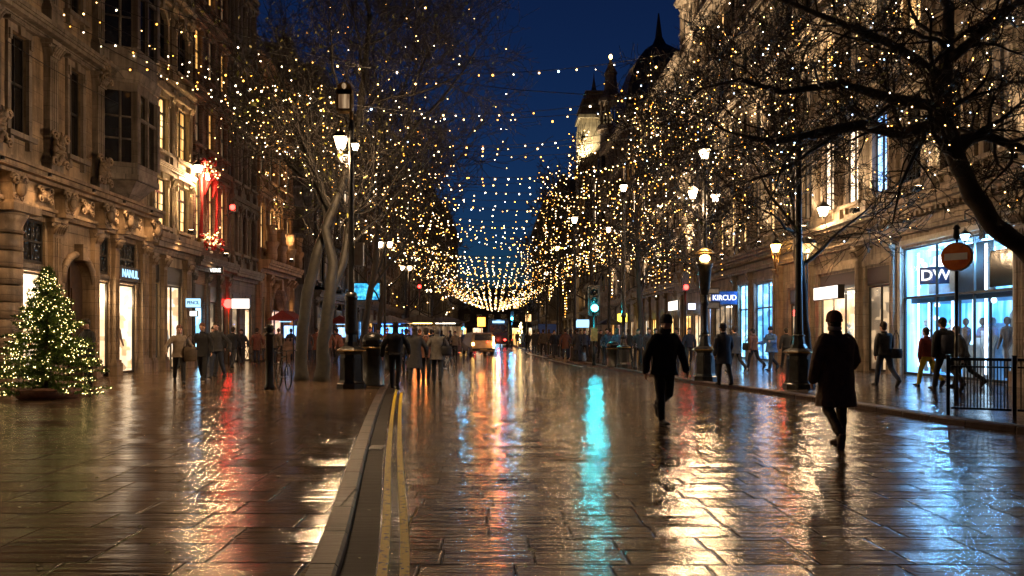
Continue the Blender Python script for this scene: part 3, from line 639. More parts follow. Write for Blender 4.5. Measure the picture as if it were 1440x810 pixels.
def text(name,body,size,mat,parent=None,loc=(0,0,0),rot=(pi/2,0,0),ex=.012,sx=1,bold=.0):
    c=bpy.data.curves.new(name,'FONT'); c.body=body; c.size=size; c.extrude=ex; c.align_x='CENTER'; c.align_y='CENTER'; c.offset=bold
    c.resolution_u=3
    o=bpy.data.objects.new(name,c); c.materials.append(M[mat]); C.objects.link(o)
    if parent: o.parent=parent
    dg=bpy.context.evaluated_depsgraph_get(); dg.update(); me=bpy.data.meshes.new_from_object(o.evaluated_get(dg)); me.name=name
    bpy.data.objects.remove(o); o=put(name,me,parent)
    o.location=loc; o.rotation_euler=rot; o.scale=(sx,1,1); return o

class Bld:
    def __init__(s,name,label,cat,loc,rz,W,depth=9):
        s.root=thing(name,label,cat,loc,rz); s.W=W; s.depth=depth; s.wall=MB(); s.orn=[]; s.n=0
    def finish(s,top,wallmat,gz=0,gdepth=2.1,roof='slate',rh=3.2):
        s.wall.box(0.0,s.W,.4,s.depth,gz,top-.01)
        if gz>0: s.wall.box(0,s.W,gdepth,s.depth,0,gz-.002)
        s.wall.build('wall',M[wallmat],s.root)
        if roof:
            r=MB(); r.prism([(0,0),(0,0)],0,0) if 0 else None
            b=[(0.02,.5),(s.W-.02,.5),(s.W-.02,s.depth),(0.02,s.depth)]
            i=min(2.2,s.depth*.3); t=[(0.02,.5+i*.6),(s.W-.02,.5+i*.6),(s.W-.02,s.depth-i),(0.02,s.depth-i)]
            v0=len(r.v); r.v+=[(x,y,top) for x,y in b]+[(x,y,top+rh) for x,y in t]
            for q in((0,1,5,4),(1,2,6,5),(2,3,7,6),(3,0,4,7),(4,5,6,7)): r.face([v0+k for k in q])
            ro=r.build('roof',M[roof],s.root)
            for k in range(max(1,int(s.W/7))):
                c=MB(); x=(k+.5)*s.W/max(1,int(s.W/7)); c.box(x-.6,x+.6,2.6,3.6,top,top+rh+1.3); c.box(x-.68,x+.68,2.5,3.7,top+rh+1.301,top+rh+1.5)
                for j in range(3): c.lathe([(.14,-.02),(.11,.5),(.14,.52)],8,(x-.38+.38*j,3.1,top+rh+1.5))
                c.build('chimney',M[wallmat],ro)
    def floors(s,fl,bw,wallmat,lit,pil=True,ww=None,style='sash'):
        """fl: list of (z0,z1,zb,zt,style or None)"""
        n=max(1,round(s.W/bw)); b=s.W/n
        for j,(z0,z1,zb,zt,st) in enumerate(fl):
            w=(ww or b*.48)
            ops=[((i+.5)*b,w,zb,zt) for i in range(n)]
            wall_row(s.wall,s.W,z0,z1,ops)
            for i in range(n): add_window(s.root,(i+.5)*b,zb,w,zt-zb,st or style,lit(i,j,(i+.5)*b),wallmat)
            c=cornice(s.W,z1-.30,.30,.28,True); c.build('string_course',M[wallmat],s.root)
            if pil:
                w=min(.42,b*.16); key=('pil',round(z1-z0,2),round(w,2),wallmat)
                if key not in WC: WC[key]=pilaster(0,.001,z1-z0-.302,w,.12).mesh('pilaster',M[wallmat])
                for i in range(n+1): put('pilaster',WC[key],s.root,(min(max(i*b,.28),s.W-.28),0,z0))
# ------------------------------------------------------------------ the buildings
rb=random.Random(11)
LX=-13.05
def left_b(name,label,Y0,Y1,x=LX,depth=9): return Bld(name,label,'building',(x,Y0,0),pi/2,Y1-Y0,depth)
# 1: carved stone corner building nearest on the left
def near_left():
    B=left_b('stone_building','carved grey-brown stone building behind the Christmas tree, nearest on the left',13.0,29.4); W=B.W; r=B.root
    U=lambda Y:Y-13.0
    ops=[(U(15.2),2.0,.35,4.6),(U(18.6),1.6,.35,4.6),(U(22.2),1.05,.35,4.75),(U(24.45),1.7,.02,3.9),(U(26.05),1.0,.35,4.75),(U(27.75),1.55,.02,4.75)]
    wall_row(B.wall,W,0,4.9,ops)
    for (uc,w,zb,zt),bk,kd in zip(ops,('s_warm','s_warm','s_white',None,'s_warm','s_white'),('goods','goods','goods',0,'mann','goods')):
        if bk is None: continue
        shop(r,uc-w/2,uc+w/2,max(zb,.12),3.25,bk,fillW=45,kind=kd,rng=rb,mull=1.1)
        f=MB(); f.box(uc-w/2,uc+w/2,.05,.36,3.30,3.52); f.box(uc-w/2,uc+w/2,.0,.06,3.36,3.46); f.build('transom',M['stoneL2'],r)
        o=put('window',win_mesh(w,zt-3.55,'sash','stoneL')[0],r,(uc,0,3.54))
        q=MB(); q.quad((-w/2,.12,.02),(w/2,.12,.02),(w/2,.12,zt-3.56),(-w/2,.12,zt-3.56)); q.build('pane',M['pleaded'],o)
    # arched wooden door
    uc,w=ops[3][0],ops[3][1]; R=w/2
    arch=[(R*cos(pi*i/12),R*sin(pi*i/12)*1.0) for i in range(13)]
    s=MB(); zt=3.9; z0=zt-R
    for half,x in((arch[:7],R),(arch[6:],-R)): s.prism([(uc+a*.999,z0+b*.999) for a,b in half]+[(uc+x*.999,zt-.001)],.0,.38)
    s.tube([(uc+a*1.1,-.06,z0+b*1.1) for a,b in arch],.11,8); s.box(uc-.14,uc+.14,-.28,.02,zt-.1,zt+.4)
    for q in(-1,1): s.box(uc+q*(R+.12)-.1,uc+q*(R+.12)+.1,-.12,.0,0,z0)
    s.build('door_surround',M['stoneL'],r)
    d=MB(); d.prism([(uc+a*.98,z0+b*.98) for a,b in arch]+[(uc-R*.98,.02),(uc+R*.98,.02)],.26,.34)
    for q in(-1,1):
        for zz in(.3,1.35,2.2): d.box(uc+q*.40-.27,uc+q*.40+.27,.22,.262,zz,zz+.75)
    d.box(uc-.02,uc+.02,.2,.262,.02,zt-.1)
    do=d.build('door',M['wood'],r); h=MB(); h.ell((uc+.09,.18,1.1),(.035,.035,.035),8,6); h.tube([(uc+.09,.25,1.1),(uc+.09,.18,1.1)],.012,6); h.build('handle',M['gold'],do)
    # round banded columns and piers
    for Y,w_,rd in((16.9,.8,1),(20.6,.95,1),(23.1,.55,0),(25.42,.34,0),(26.78,.34,0),(28.95,.6,0)):
        u=U(Y); p=MB()
        if rd:
            p.box(u-w_*.62,u+w_*.62,-w_*.75,.0,.0,.55)
            for k in range(8):
                z=.551+k*.45; p.lathe([(w_*.40,0),(w_*.46,.03),(w_*.46,.40),(w_*.40,.43)],20,(u,-.14,z))
            p.lathe([(w_*.46,0),(w_*.5,.06),(w_*.42,.12),(w_*.5,.3),(w_*.62,.52)],20,(u,-.14,4.16)); p.box(u-w_*.66,u+w_*.66,-w_*.82,.0,4.69,4.89)
        else:
            q=pilaster(u,0.02,4.89,w_,.16); p=q
        p.build('pillar',M['stoneL'],r)
    # great entablature: frieze blocks and projecting consoles
    e=MB(); wall_row(B.wall,W,4.9,5.9,[])
    for z,h,p in((4.902,.12,.22),(5.024,.10,.30),(5.75,.10,.42),(5.852,.14,.62),(5.994,.10,.72)): e.box(0,W,-p,.02,z,z+h-.002)
    e.box(0,W,-.20,.018,5.126,5.748)
    e.build('entablature',M['stoneL'],r)
    for Y in(14,16.9,18.75,20.6,23.1,25.42,26.78,28.95):
        c=MB(); u=U(Y); c.prism([(0,0)]*0 or [(u-.2,4.92),(u+.2,4.92),(u+.30,5.74),(u-.30,5.74)],-.52,-.205)
        for q in(-1,1): scroll(c,(u+q*.2,-.5,5.55),.16,1.6,q,-.1,0,.05); scroll(c,(u+q*.14,-.48,5.1),.11,1.4,-q,-.06,0,.04)
        c.ell((u,-.6,5.35),(.15,.14,.24),10,6); c.build('console',M['stoneL'],r)
    for Y,w,h,z in((22.85,1.0,1.5,6.1),(25.5,1.0,1.4,6.1),(20.1,1.0,1.5,6.1),(25.6,.8,1.2,9.5),(29.0,.7,1.2,10.2)):
        put('carved_ornament',cartouche(w,h,rb),r,(U(Y),-.28,z))
    for Y,zz in((22.2,5.15),(24.5,5.15),(26.1,5.15),(27.8,5.15)):
        put('carved_ornament',cartouche(.8,.55,rb),r,(U(Y),-.22,zz))
    # upper storeys: plain panelled wall, then an oriel
    up=[(18.6,.9,6.9,9.6),(21.4,.8,7.0,9.7),(24.3,.75,7.0,9.7)]
    wall_row(B.wall,W,5.9,10.4,[(U(a),b,c,d) for a,b,c,d in up]+[(U(27.3),2.0,6.9,10.0)])
    for a,b,c,d in up: add_window(r,U(a),c,b,d-c,'sash','pdark','stoneL2')
    c=cornice(W,10.0,.42,.5); c.build('cornice',M['stoneL2'],r)
    wall_row(B.wall,W,10.4,15.4,[(U(a),b,11.4,14.2) for a,b,c,d in up]+[(U(27.3),2.0,11.0,14.6)])
    for a,b,c,d in up: add_window(r,U(a),11.4,b,2.8,'arch','pdark','stoneL2')
    c=cornice(W,15.0,.42,.6); c.build('cornice',M['stoneL2'],r)
    wall_row(B.wall,W,15.4,20,[(U(a),b,16.2,18.8) for a,b,c,d in up])
    for a,b,c,d in up: add_window(r,U(a),16.2,b,2.6,'sash','pdark','stoneL2')
    c=cornice(W,19.5,.6,.9); c.build('cornice',M['stoneL2'],r)
    for Y in(20.0,22.85,25.6): 
        p=pilaster(0,.0,4.0,.5,.2); put('pilaster',p.mesh('pilaster',M['stoneL2']),r,(U(Y),0,6.02)); p=pilaster(0,0,4.5,.5,.2); put('pilaster',p.mesh('pilaster',M['stoneL2']),r,(U(Y),0,10.45)); put('pilaster',p.mesh('pilaster',M['stoneL2']),r,(U(Y),0,15.45))
    # blind panels
    for a,z0,z1 in((19.9,6.6,9.2),(22.6,6.5,9.3),(25.5,6.6,9.3),(22.6,11,14)):
        p=MB(); u=U(a)+.55; p.box(u-.22,u+.22,-.03,.01,z0,z0+.06); p.box(u-.22,u+.22,-.03,.01,z1-.06,z1); p.box(u-.22,u-.16,-.029,.01,z0+.06,z1-.06); p.box(u+.16,u+.22,-.029,.01,z0+.06,z1-.06)
        p.build('wall_panel',M['stoneL2'],r)
    # oriel, three-sided, two storeys
    o=MB(); ub=U(27.3); 
    def oct_(z,sc=1.0,w=1.25,d=.95): return [(ub-w*sc,.0,z),(ub-w*sc*.62,-d*sc,z),(ub+w*sc*.62,-d*sc,z),(ub+w*sc,.0,z)]
    def slab(z0,z1,s0,s1): o.loft([oct_(z0,s0),oct_(z1,s1)],0,False)
    slab(6.0,6.7,.35,.95); slab(6.7,6.9,1.06,1.06); slab(6.9,7.3,1,1); slab(9.7,10.0,1,1); slab(10.0,10.35,1.05,1.14); slab(10.35,11.2,1,1); slab(14.2,14.6,1,1); slab(14.6,15.0,1.05,1.16); slab(15.0,15.9,.9,.2)
    cs=oct_(0)
    for z0,z1 in((7.3,9.7),(11.2,14.2)):
        for i in range(4): x,y,_=cs[i]; o.box(x-.11,x+.11,y-.06+(.06 if i in(0,3) else 0),y+.16,z0,z1)
        for i in(1,): a,b=cs[1],cs[2]; o.box((a[0]+b[0])/2-.05,(a[0]+b[0])/2+.05,a[1]-.03,a[1]+.1,z0,z1); o.box(a[0],b[0],a[1]-.02,a[1]+.09,z0+(z1-z0)*.62,z0+(z1-z0)*.66)
        for i in(0,2):
            a,b=Vector(cs[i]),Vector(cs[i+1]); md=(a+b)/2
            o.tube([md+Vector((0,.0,z0)),md+Vector((0,.0,z1))],.045,4)
            for f in(.33,.64): o.tube([a+Vector((0,.03,z0+(z1-z0)*f)),b+Vector((0,.03,z0+(z1-z0)*f))],.035,4)
    ori=o.build('oriel',M['stoneL2'],r)
    for z0,z1 in((7.3,9.7),(11.2,14.2)):
        for i in range(3):
            a,b=Vector(cs[i]),Vector(cs[i+1]); n=Vector((0,.07,0)); q=MB(); q.quad((a.x,a.y+.07,z0),(b.x,b.y+.07,z0),(b.x,b.y+.07,z1),(a.x,a.y+.07,z1)); q.build('pane',M['pdark'],ori)
    fl=MB()   # red flower box on the balcony
    for k in range(40): fl.ell((U(26.9)+rb.uniform(-.35,.35),-.95+rb.uniform(-.15,.15),6.25+rb.uniform(0,.28)),(.05,.05,.05),5,3)
    B.wall.box(U(26.9)-.0,U(26.9)+.001,.39,.399,6,6.001)
    B.finish(20,'stoneL',gz=4.9)
    return B
near_left()
def left_shops(B,ops,H,lits,stal,rng=rb,kinds=None):
    wall_row(B.wall,B.W,0,H,[(a,b,.02,zt) for a,b,zt in ops])
    for i,((a,b,zt),bk) in enumerate(zip(ops,lits)):
        shop(B.root,a-b/2,a+b/2,.10,zt-.75,bk,rng=rng,base=stal,mull=.9,depth=1.3 if B.root.location.y<50 and B.root.location.x<0 else 1.0,kind=(kinds or ['goods']*99)[i])
        f=MB(); f.box(a-b/2,a+b/2,.02,.34,zt-.70,zt); f.box(a-b/2+.05,a+b/2-.05,-.01,.02,zt-.55,zt-.1); f.build('fascia',M['frame'],B.root)
# 2: narrow cream building, amber windows
B=left_b('cream_building','narrow cream stone building lit amber, left side, with two tall amber windows',29.4,33.6,LX+.03)
left_shops(B,[(.62,.8,4.2),(2.35,1.75,4.2)],4.6,['s_white','s_white'],'stoneL',kinds=['goods','mann'])
for u in(.16,1.24,3.6): 
    put('pilaster',pilaster(0,.01,4.58,.34 if u!=3.6 else .6,.16).mesh('pilaster',M['stoneL']),B.root,(u,0,0))
cornice(B.W,4.6,.8,.55).build('cornice',M['stoneL'],B.root); wall_row(B.wall,B.W,4.6,5.4,[])
def litB2(i,j,u): return 'pwarm' if j in(0,) or (j==1 and i==0) else ('pwarm2' if j==1 else 'pdark')
B.floors([(5.4,8.2,5.75,7.6,'tall'),(8.2,11.6,8.7,10.8,'tall'),(11.6,15.2,12.2,14.3,'arch'),(15.2,18.6,15.8,17.8,'sash')],2.1,'cream',litB2,pil=True,ww=1.15)
cornice(B.W,18.0,.6,.7).build('cornice',M['cream'],B.root); B.finish(18.6,'cream',gz=4.6)
# 3: dark brick, red decorated bay
B=left_b('brick_building','dark brick building on the left with a red decorated bay window over its shops',33.6,38.4,LX-.02)
left_shops(B,[(1.05,1.3,3.7),(2.75,1.0,3.7),(4.1,.8,3.7)],4.3,['s_cyan','s_dim','s_dim'],'stoneD')
for u in(.2,1.95,3.45,4.62): put('pilaster',pilaster(0,.01,4.28,.3,.12).mesh('pilaster',M['stoneD']),B.root,(u,0,0))
cornice(B.W,4.3,.6,.6).build('cornice',M['stoneD'],B.root); wall_row(B.wall,B.W,4.3,4.9,[])
B.floors([(4.9,9.2,5.7,8.4,'tall'),(9.2,12.4,9.9,11.7,'sash'),(12.4,15.8,13,15,'sash'),(15.8,19,16.4,18.2,'sash')],1.6,'brick',lambda i,j,u:'pwarm2' if (i+j)%2==0 and j>0 else ('pwarm' if j==0 else 'pdim'),pil=False,ww=.8)
cornice(B.W,18.4,.6,.7).build('cornice',M['stoneD'],B.root); B.finish(19,'brick',gz=4.3)
# 4, 5
B=left_b('stone_building','tall dark narrow stone building on the left between the brick one and the orange arch',38.4,42.6,LX+.05)
left_shops(B,[(1.0,1.1,3.6),(3.0,1.1,3.6)],4.2,['s_dim','s_warm'],'stoneD')
cornice(B.W,4.2,.6,.5).build('cornice',M['stoneD'],B.root); wall_row(B.wall,B.W,4.2,4.8,[])
B.floors([(4.8,8.4,5.6,7.7,'arch'),(8.4,12,9.2,11.2,'sash'),(12,15.6,12.8,14.8,'sash'),(15.6,19.5,16.4,18.6,'sash'),(19.5,23,20.2,22.2,'sash')],1.4,'stoneD',lambda i,j,u:'pdim' if rb.random()<.35 else 'pdark')
B.finish(23,'stoneD',gz=4.2)
B=left_b('terracotta_building','orange lit terracotta building on the left with a round arch and white sign',42.6,50.0,LX+.1)
a=[(3.7,3.2,4.2)]
wall_row(B.wall,B.W,0,4.9,[(1.0,1.1,.02,3.6),(3.9,2.9,.02,4.2),(6.5,1.1,.02,3.6)])
shop(B.root,.45,1.55,.1,3.55,'s_warm',rng=rb); shop(B.root,2.45,5.35,.1,2.9,'s_mix',rng=rb); shop(B.root,5.95,7.05,.1,3.55,'s_gold',rng=rb)
s=MB(); R=1.45; arch=[(3.9+R*cos(pi*i/14),2.75+R*sin(pi*i/14)) for i in range(15)]
for half,x in((arch[:8],3.9+R),(arch[7:],3.9-R)): s.prism([(p*1,q*.999) for p,q in half]+[(x,4.199)],.0,.38)
s.tube([(3.9+R*1.12*cos(pi*i/14),-.1,2.75+R*1.12*sin(pi*i/14)) for i in range(15)],.17,8); s.box(3.7,4.1,-.4,.02,4.1,4.7); s.build('arch',M['orange'],B.root)
for u in(.25,2.1,5.7,7.2): put('pilaster',pilaster(0,.01,4.88,.42,.2).mesh('pilaster',M['orange']),B.root,(u,0,0))
cornice(B.W,4.9,.7,.8).build('cornice',M['orange'],B.root); wall_row(B.wall,B.W,4.9,5.6,[])
B.floors([(5.6,9.6,6.3,8.9,'arch'),(9.6,13.4,10.3,12.6,'arch'),(13.4,17,14,16,'sash')],1.85,'orange',lambda i,j,u:['pwarm','pdim','pdark'][min(2,j)])
for k in range(4): 
    q=MB(); q.lathe([(.3,0),(.34,.3),(.30,.6),(.42,.9),(.42,1.0),(.3,1.05),(.3,1.6),(.38,1.9)],12,(.8+k*1.9,-.6,5.62)); q.build('corner_turret',M['orange'],B.root)
B.finish(17,'orange',gz=4.9)
# side-street corner, pale end wall faces the camera
B=Bld('pale_building','pale plastered building across the side street, seen behind the plane tree','building',(-32,58,0),0,18.6,12)
wall_row(B.wall,B.W,0,4.4,[(15.4,2.2,.02,3.4),(12,2.2,.02,3.4)])
shop(B.root,14.3,16.5,.1,3.3,'s_blue',rng=rb); shop(B.root,10.9,13.1,.1,3.3,'s_mix',rng=rb)
B.floors([(4.4,8.2,5.2,7.2,'sash'),(8.2,11.8,9,10.9,'sash'),(11.8,15.4,12.5,14.4,'sash'),(15.4,19,16,18,'sash')],2.6,'pale',lambda i,j,u:'pdim' if rb.random()<.3 else 'pdark')
cornice(B.W,18.4,.6,.6).build('cornice',M['pale'],B.root); B.finish(19,'pale',gz=4.4)
# the left row beyond
def row_b(side,name,label,Y0,Y1,x,H,mat,nsh,lits,bw=2.6,plit=.3,pil=False,roof='slate',f0=4.8,style='sash',gmat=None):
    W=Y1-Y0
    B=Bld(name,label,'building',(x,Y0,0) if side=='L' else (x,Y1,0), pi/2 if side=='L' else -pi/2, W, 10)
    b=W/nsh; ops=[((i+.5)*b,b*.74,3.55) for i in range(nsh)]
    left_shops(B,ops,f0-.7,[lits[i%len(lits)] for i in range(nsh)],'stoneD',rng=rb)
    for i in range(nsh+1): put('pilaster',pilaster(0,.01,f0-.72,min(.5,b*.14),.16).mesh('pilaster',M[gmat or mat]),B.root,(min(max(i*b,.3),W-.3),0,0))
    cornice(W,f0-.7,.7,.6,W<40).build('cornice',M[gmat or mat],B.root); wall_row(B.wall,W,f0-.7,f0,[])
    n=max(2,round((H-f0)/3.7)); h=(H-f0)/n
    B.floors([(f0+k*h,f0+(k+1)*h,f0+k*h+.75,f0+(k+1)*h-.75,style) for k in range(n)],bw,mat,lambda i,j,u:(rb.choice(['pwarm','pwarm2','pwhite','pdim']) if rb.random()<plit else 'pdark'),pil=pil)
    cornice(W,H-.5,.5,.8,W<40).build('roof_cornice',M[mat],B.root)
    B.finish(H,mat,gz=f0-.7,roof=roof); return B
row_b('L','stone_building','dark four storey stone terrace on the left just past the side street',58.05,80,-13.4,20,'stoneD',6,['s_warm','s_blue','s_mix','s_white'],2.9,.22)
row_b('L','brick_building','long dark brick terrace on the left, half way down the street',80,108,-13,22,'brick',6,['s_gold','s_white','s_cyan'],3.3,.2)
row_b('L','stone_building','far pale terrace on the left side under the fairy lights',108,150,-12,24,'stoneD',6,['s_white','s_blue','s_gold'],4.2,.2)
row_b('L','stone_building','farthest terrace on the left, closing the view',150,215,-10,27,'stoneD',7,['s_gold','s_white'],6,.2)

# ---- right side
RX=14.2
def right1():
    Y1=52.0; Y0=12.0; W=Y1-Y0; U=lambda Y:Y1-Y
    B=Bld('stone_building','long floodlit Victorian stone building on the right with the big blue shop','building',(RX,Y1,0),-pi/2,W,10); r=B.root
    sh=[(12.6,20.4,4.15,'s_dim','goods','glass'),(21.35,27.25,4.45,'s_blue2','mann','glassb'),(27.95,29.8,4.0,'s_dim','goods','glass'),(30.7,34.1,4.0,'s_warm','goods','glass'),(35.7,37.6,3.6,'s_dim','goods','glass'),(39.8,42.6,4.2,'s_blue','goods','glassb'),(43.6,45.4,4.3,'s_cyan','goods','glassb'),(46.4,50.6,4.0,'s_dim','mann','glass')]
    wall_row(B.wall,W,0,4.9,[(U((a+b)/2),b-a,.02,h) for a,b,h,*_ in sh])
    for a,b,h,bk,kd,gl in sh:
        top=h-(.0 if bk=='s_blue2' else .0 if bk in('s_blue','s_cyan','s_blue2') else .7)
        shop(r,U(b),U(a),.12,top,bk,gl,depth=2.0 if a in(21.35,) else 1.2,fillW={'s_blue2':340,'s_blue':60,'s_cyan':90,'s_warm':40}.get(bk,0),kind=kd,rng=rb,mull=1.95 if a<22 else 1.0,transom=2.75 if a==21.35 else (2.9 if h>4 else None))
        if top<h: 
            f=MB(); f.box(U(b),U(a),.02,.34,top+.05,h); f.box(U(b)+.06,U(a)-.06,-.01,.02,top+.15,h-.1); f.build('fascia',M['frame'],r)
        j=MB()
        for u in(U(b)-.11,U(a)+.11): j.box(u-.1,u+.1,-.06,.0,.0,h+.1)
        j.box(U(b)-.21,U(a)+.21,-.1,.0,h+.102,h+.28)
        j.build('shopfront_surround',M['framew'] if a==21.35 else M['stoneR'],r)
    for Y in(12.3,20.85,27.6,30.25,34.9,38.7,43.1,45.9,51.4):
        put('pilaster',pilaster(0,.01,4.88,.5 if Y in(20.85,34.9,38.7) else .3,.2).mesh('pilaster',M['stoneR']),r,(U(Y),0,0))
    wall_row(B.wall,W,4.9,6.0,[])
    e=MB()
    for z,h,p in((4.902,.14,.26),(5.044,.08,.34),(5.55,.12,.4),(5.672,.14,.62),(5.814,.16,.74)): e.box(0,W,-p,.02,z,z+h-.002)
    for k in range(int(W/.3)): x=(k+.5)*.3; e.box(x-.07,x+.07,-.36,-.02,5.42,5.548)
    e.build('entablature',M['stoneR'],r)
    def lit(i,j,u):
        Y=Y1-u
        if j==0: return 'pwhite' if 30.4<Y<33.4 else 'pblue' if 28<Y<30.4 else 'pwarm' if (38<Y<41 or 44<Y<50) else 'pdim' if rb.random()<.4 else 'pdark'
        return 'pwarm' if rb.random()<.16 else ('pdim' if rb.random()<.3 else 'pdark')
    B.floors([(6.0,10.9,6.7,9.7,'tall'),(10.9,15.2,11.7,14.2,'arch'),(15.2,19.2,16.0,18.2,'gothic'),(19.2,22.4,19.9,21.6,'sash')],2.22,'stoneR',lit,ww=1.1)
    cornice(W,21.8,.6,1.0).build('cornice',M['stoneR'],r)
    balustrade(W,22.42,1.0).build('balustrade',M['stoneR'],r)
    for k in range(9):   # gabled dormers
        g=MB(); x=2.5+k*4.4
        g.box(x-1.0,x+1.0,.02,1.4,22.42,25.0); g.prism([(x-1.25,25.001),(x+1.25,25.001),(x,27.0)],-.02,1.4); g.lathe([(.12,0),(.16,.2),(.05,.5),(.1,.6),(.0,1.3)],8,(x,.3,26.9))
        d=g.build('dormer',M['stoneR'],r); add_window(r,x,23.0,.95,1.8,'sash','pdark','stoneR').location.y=-.04
    B.finish(22.4,'stoneR',gz=4.9,rh=4.5); return B
RB1=right1()
# fittings of the big blue shop: light tubes, globe lamps, an upper gallery front, white display forms
def blue_fittings(r,U):
    q=MB()
    for Y,a,b in((27.0,.4,4.3),(26.35,.4,2.6),(25.0,.5,2.6),(23.9,1.2,2.6),(23.3,.3,4.2),(22.4,2.9,4.2),(21.7,.4,4.2)): q.tube([(U(Y),.45,a),(U(Y),.45,b)],.035,8)
    q.build('light_tube',glow('glow_tube',(.62,.84,1),3.2),r)
    rg=random.Random(4)
    for k in range(14):
        q=MB(); Y=rg.uniform(21.6,27.0); q.ell((U(Y),rg.uniform(.35,.9),rg.choice((1.2,1.6,2.1,2.5,3.2,3.9))+rg.uniform(-.15,.15)),(.085,.085,.085),10,8); q.build('globe_lamp',MATS['glow_tube'],r)
    q=MB(); q.box(U(27.2),U(21.4),.3,.36,2.6,2.78); q.box(U(27.2),U(21.4),.3,1.9,2.56,2.60)
    for Y in(22.9,24.4,26.0): q.box(U(Y)-.03,U(Y)+.03,.3,.36,.1,2.56)
    q.box(U(24.9),U(23.0),.5,.55,2.8,4.3)
    q.build('gallery',M['frame'],r)
    q=MB(); q.box(U(26.5),U(25.0),.52,.56,2.85,4.1); q.build('hanging_panel',M['goodsw'],r)
    q=MB()
    q.ell((U(22.3),.9,1.0),(.75,.4,.55),16,8); q.ell((U(22.2),.9,1.9),(.55,.35,.5),14,8); q.ell((U(25.9),.8,.9),(.35,.3,.7),12,8)
    for k in range(5): q.cbox((U(24.6)+k*.32,.8,.5+.12*k),(.28,.4,.9+.2*k))
    q.build('display_form',M['goodsw'],r)
    q=MB(); q.quad((U(22.55),.075,2.85),(U(21.42),.075,2.85),(U(21.42),.075,3.9),(U(22.55),.075,3.9)); q.build('dark_pane',M['pdark'],r)
blue_fittings(RB1.root,lambda Y:52.0-Y)
# tower with pinnacles
def tower(name,label,Yc,x,w,H,lit='pdim',spire=0,mat='stoneR',pin=True):
    B=Bld(name,label,'building',(x,Yc+w/2,0),-pi/2,w,w)
    left_shops(B,[(w*.27,w*.34,3.6),(w*.73,w*.34,3.6)],4.4,['s_gold','s_warm'],'stoneD')
    cornice(w,4.4,.6,.5).build('cornice',M[mat],B.root); wall_row(B.wall,w,4.4,5.0,[])
    z=5.0; fl=[]
    while z+4.2<H: fl.append((z,z+4.2,z+.9,z+3.5,'gothic')); z+=4.2
    B.floors(fl,w/3,mat,lambda i,j,u:lit if (i+j)%3==0 else 'pdark',ww=w*.15)
    H=z
    # return walls facing up and down the street carry tracery too
    t=MB()
    for yy in(-.12,w-.1):
        for xx in(-.12,w-.3):
            for k in range(int(H/1.4)): zz=k*1.4; t.box(xx,xx+.45,yy,yy+.5,zz+.002,zz+1.28); t.box(xx-.05,xx+.5,yy-.06,yy+.55,zz+1.282,zz+1.4)
    t.build('buttress',M[mat],B.root)
    for k in range(4):      # blind arcading on the side faces
        for zz in range(6,int(H)-3,4):
            for yy in(.6,):
                q=MB(); y=w*(k+.5)/4
                for xx,sg in((-.0,-1),(w,1)):
                    pts=[(xx+sg*.08,y-.32,zz)]+[(xx+sg*.08,y-.32*cos(pi*i/6),zz+1.9+.5*sin(pi*i/6)) for i in range(7)]+[(xx+sg*.08,y+.32,zz)]
                    q.tube(pts,.07,5)
                q.build('blind_arch',M[mat],B.root)
    cornice(w,H-.5,.5,.6).build('cornice',M[mat],B.root)
    balustrade(w,H+.01,1.1,.1).build('balustrade',M[mat],B.root)
    if pin:
        for xx in(.15,w-.15):
            for yy in(.15,w-.15):
                q=MB(); q.loft([[(xx+a*.38,yy+b*.38,zz) for a,b in((-1,-1),(1,-1),(1,1),(-1,1))] for zz in(H-.1,H+2.2)],0,False)
                for k in range(3): q.box(xx-.45,xx+.45,yy-.45,yy+.45,H+.4+k*.8,H+.5+k*.8)
                q.loft([[(xx+a*s,yy+b*s,zz) for a,b in((-1,-1),(1,-1),(1,1),(-1,1))] for s,zz in((.42,H+2.2),(.3,H+3),(.05,H+5.4))],0,False)
                for k in range(5):
                    for a,b in((-1,-1),(1,-1),(1,1),(-1,1)): s=.4*(1-k/5.5); q.ell((xx+a*s,yy+b*s,H+2.5+k*.55),(.1,.1,.12),6,4)
                q.ell((xx,yy,H+5.5),(.12,.12,.2),6,5)
                q.build('pinnacle',M[mat],B.root)
    if spire:
        q=MB(); q.loft([[(w/2+s*cos(pi/4*k),w/2+s*sin(pi/4*k),zz) for k in range(8)] for s,zz in((w*.42,H),(w*.40,H+.6),(w*.05,H+spire))],0,False); q.ell((w/2,w/2,H+spire+.2),(.2,.2,.3),8,6)
        q.build('spire',M['slate'],B.root)
    B.finish(H,mat,gz=4.4,roof=None); return B
tower('gothic_tower','tall gothic stone tower with four pinnacles rising behind the bare branches on the right',55.0,13.9,6.0,27.5,spire=9)
row_b('R','stone_building','gothic stone building past the pinnacled tower with gold lit shops',58,78,RX+.05,22.5,'stoneR',6,['s_gold','s_white','s_gold','s_warm'],2.4,.42,True,f0=5.6,style='tall')
B=row_b('R','stone_building','stone building on the right under a dark domed mansard roof',78,100,RX,24.5,'stoneR',5,['s_warm','s_gold','s_mix','s_white'],2.9,.3,True,f0=5.4)
q=MB(); cx,cy=11,4.5   # mansard dome
q.loft([[(cx+a*s,cy+b*s,zz) for a,b in((-1,-1),(0,-1.1),(1,-1),(1.1,0),(1,1),(0,1.1),(-1,1),(-1.1,0))] for s,zz in((4.6,24.4),(4.5,26.5),(4.0,29.0),(3.1,31.4),(1.9,33.2),(.7,34.3),(.35,35.2),(.06,38.0))],0,False)
q.build('domed_roof',M['lead'],B.root)
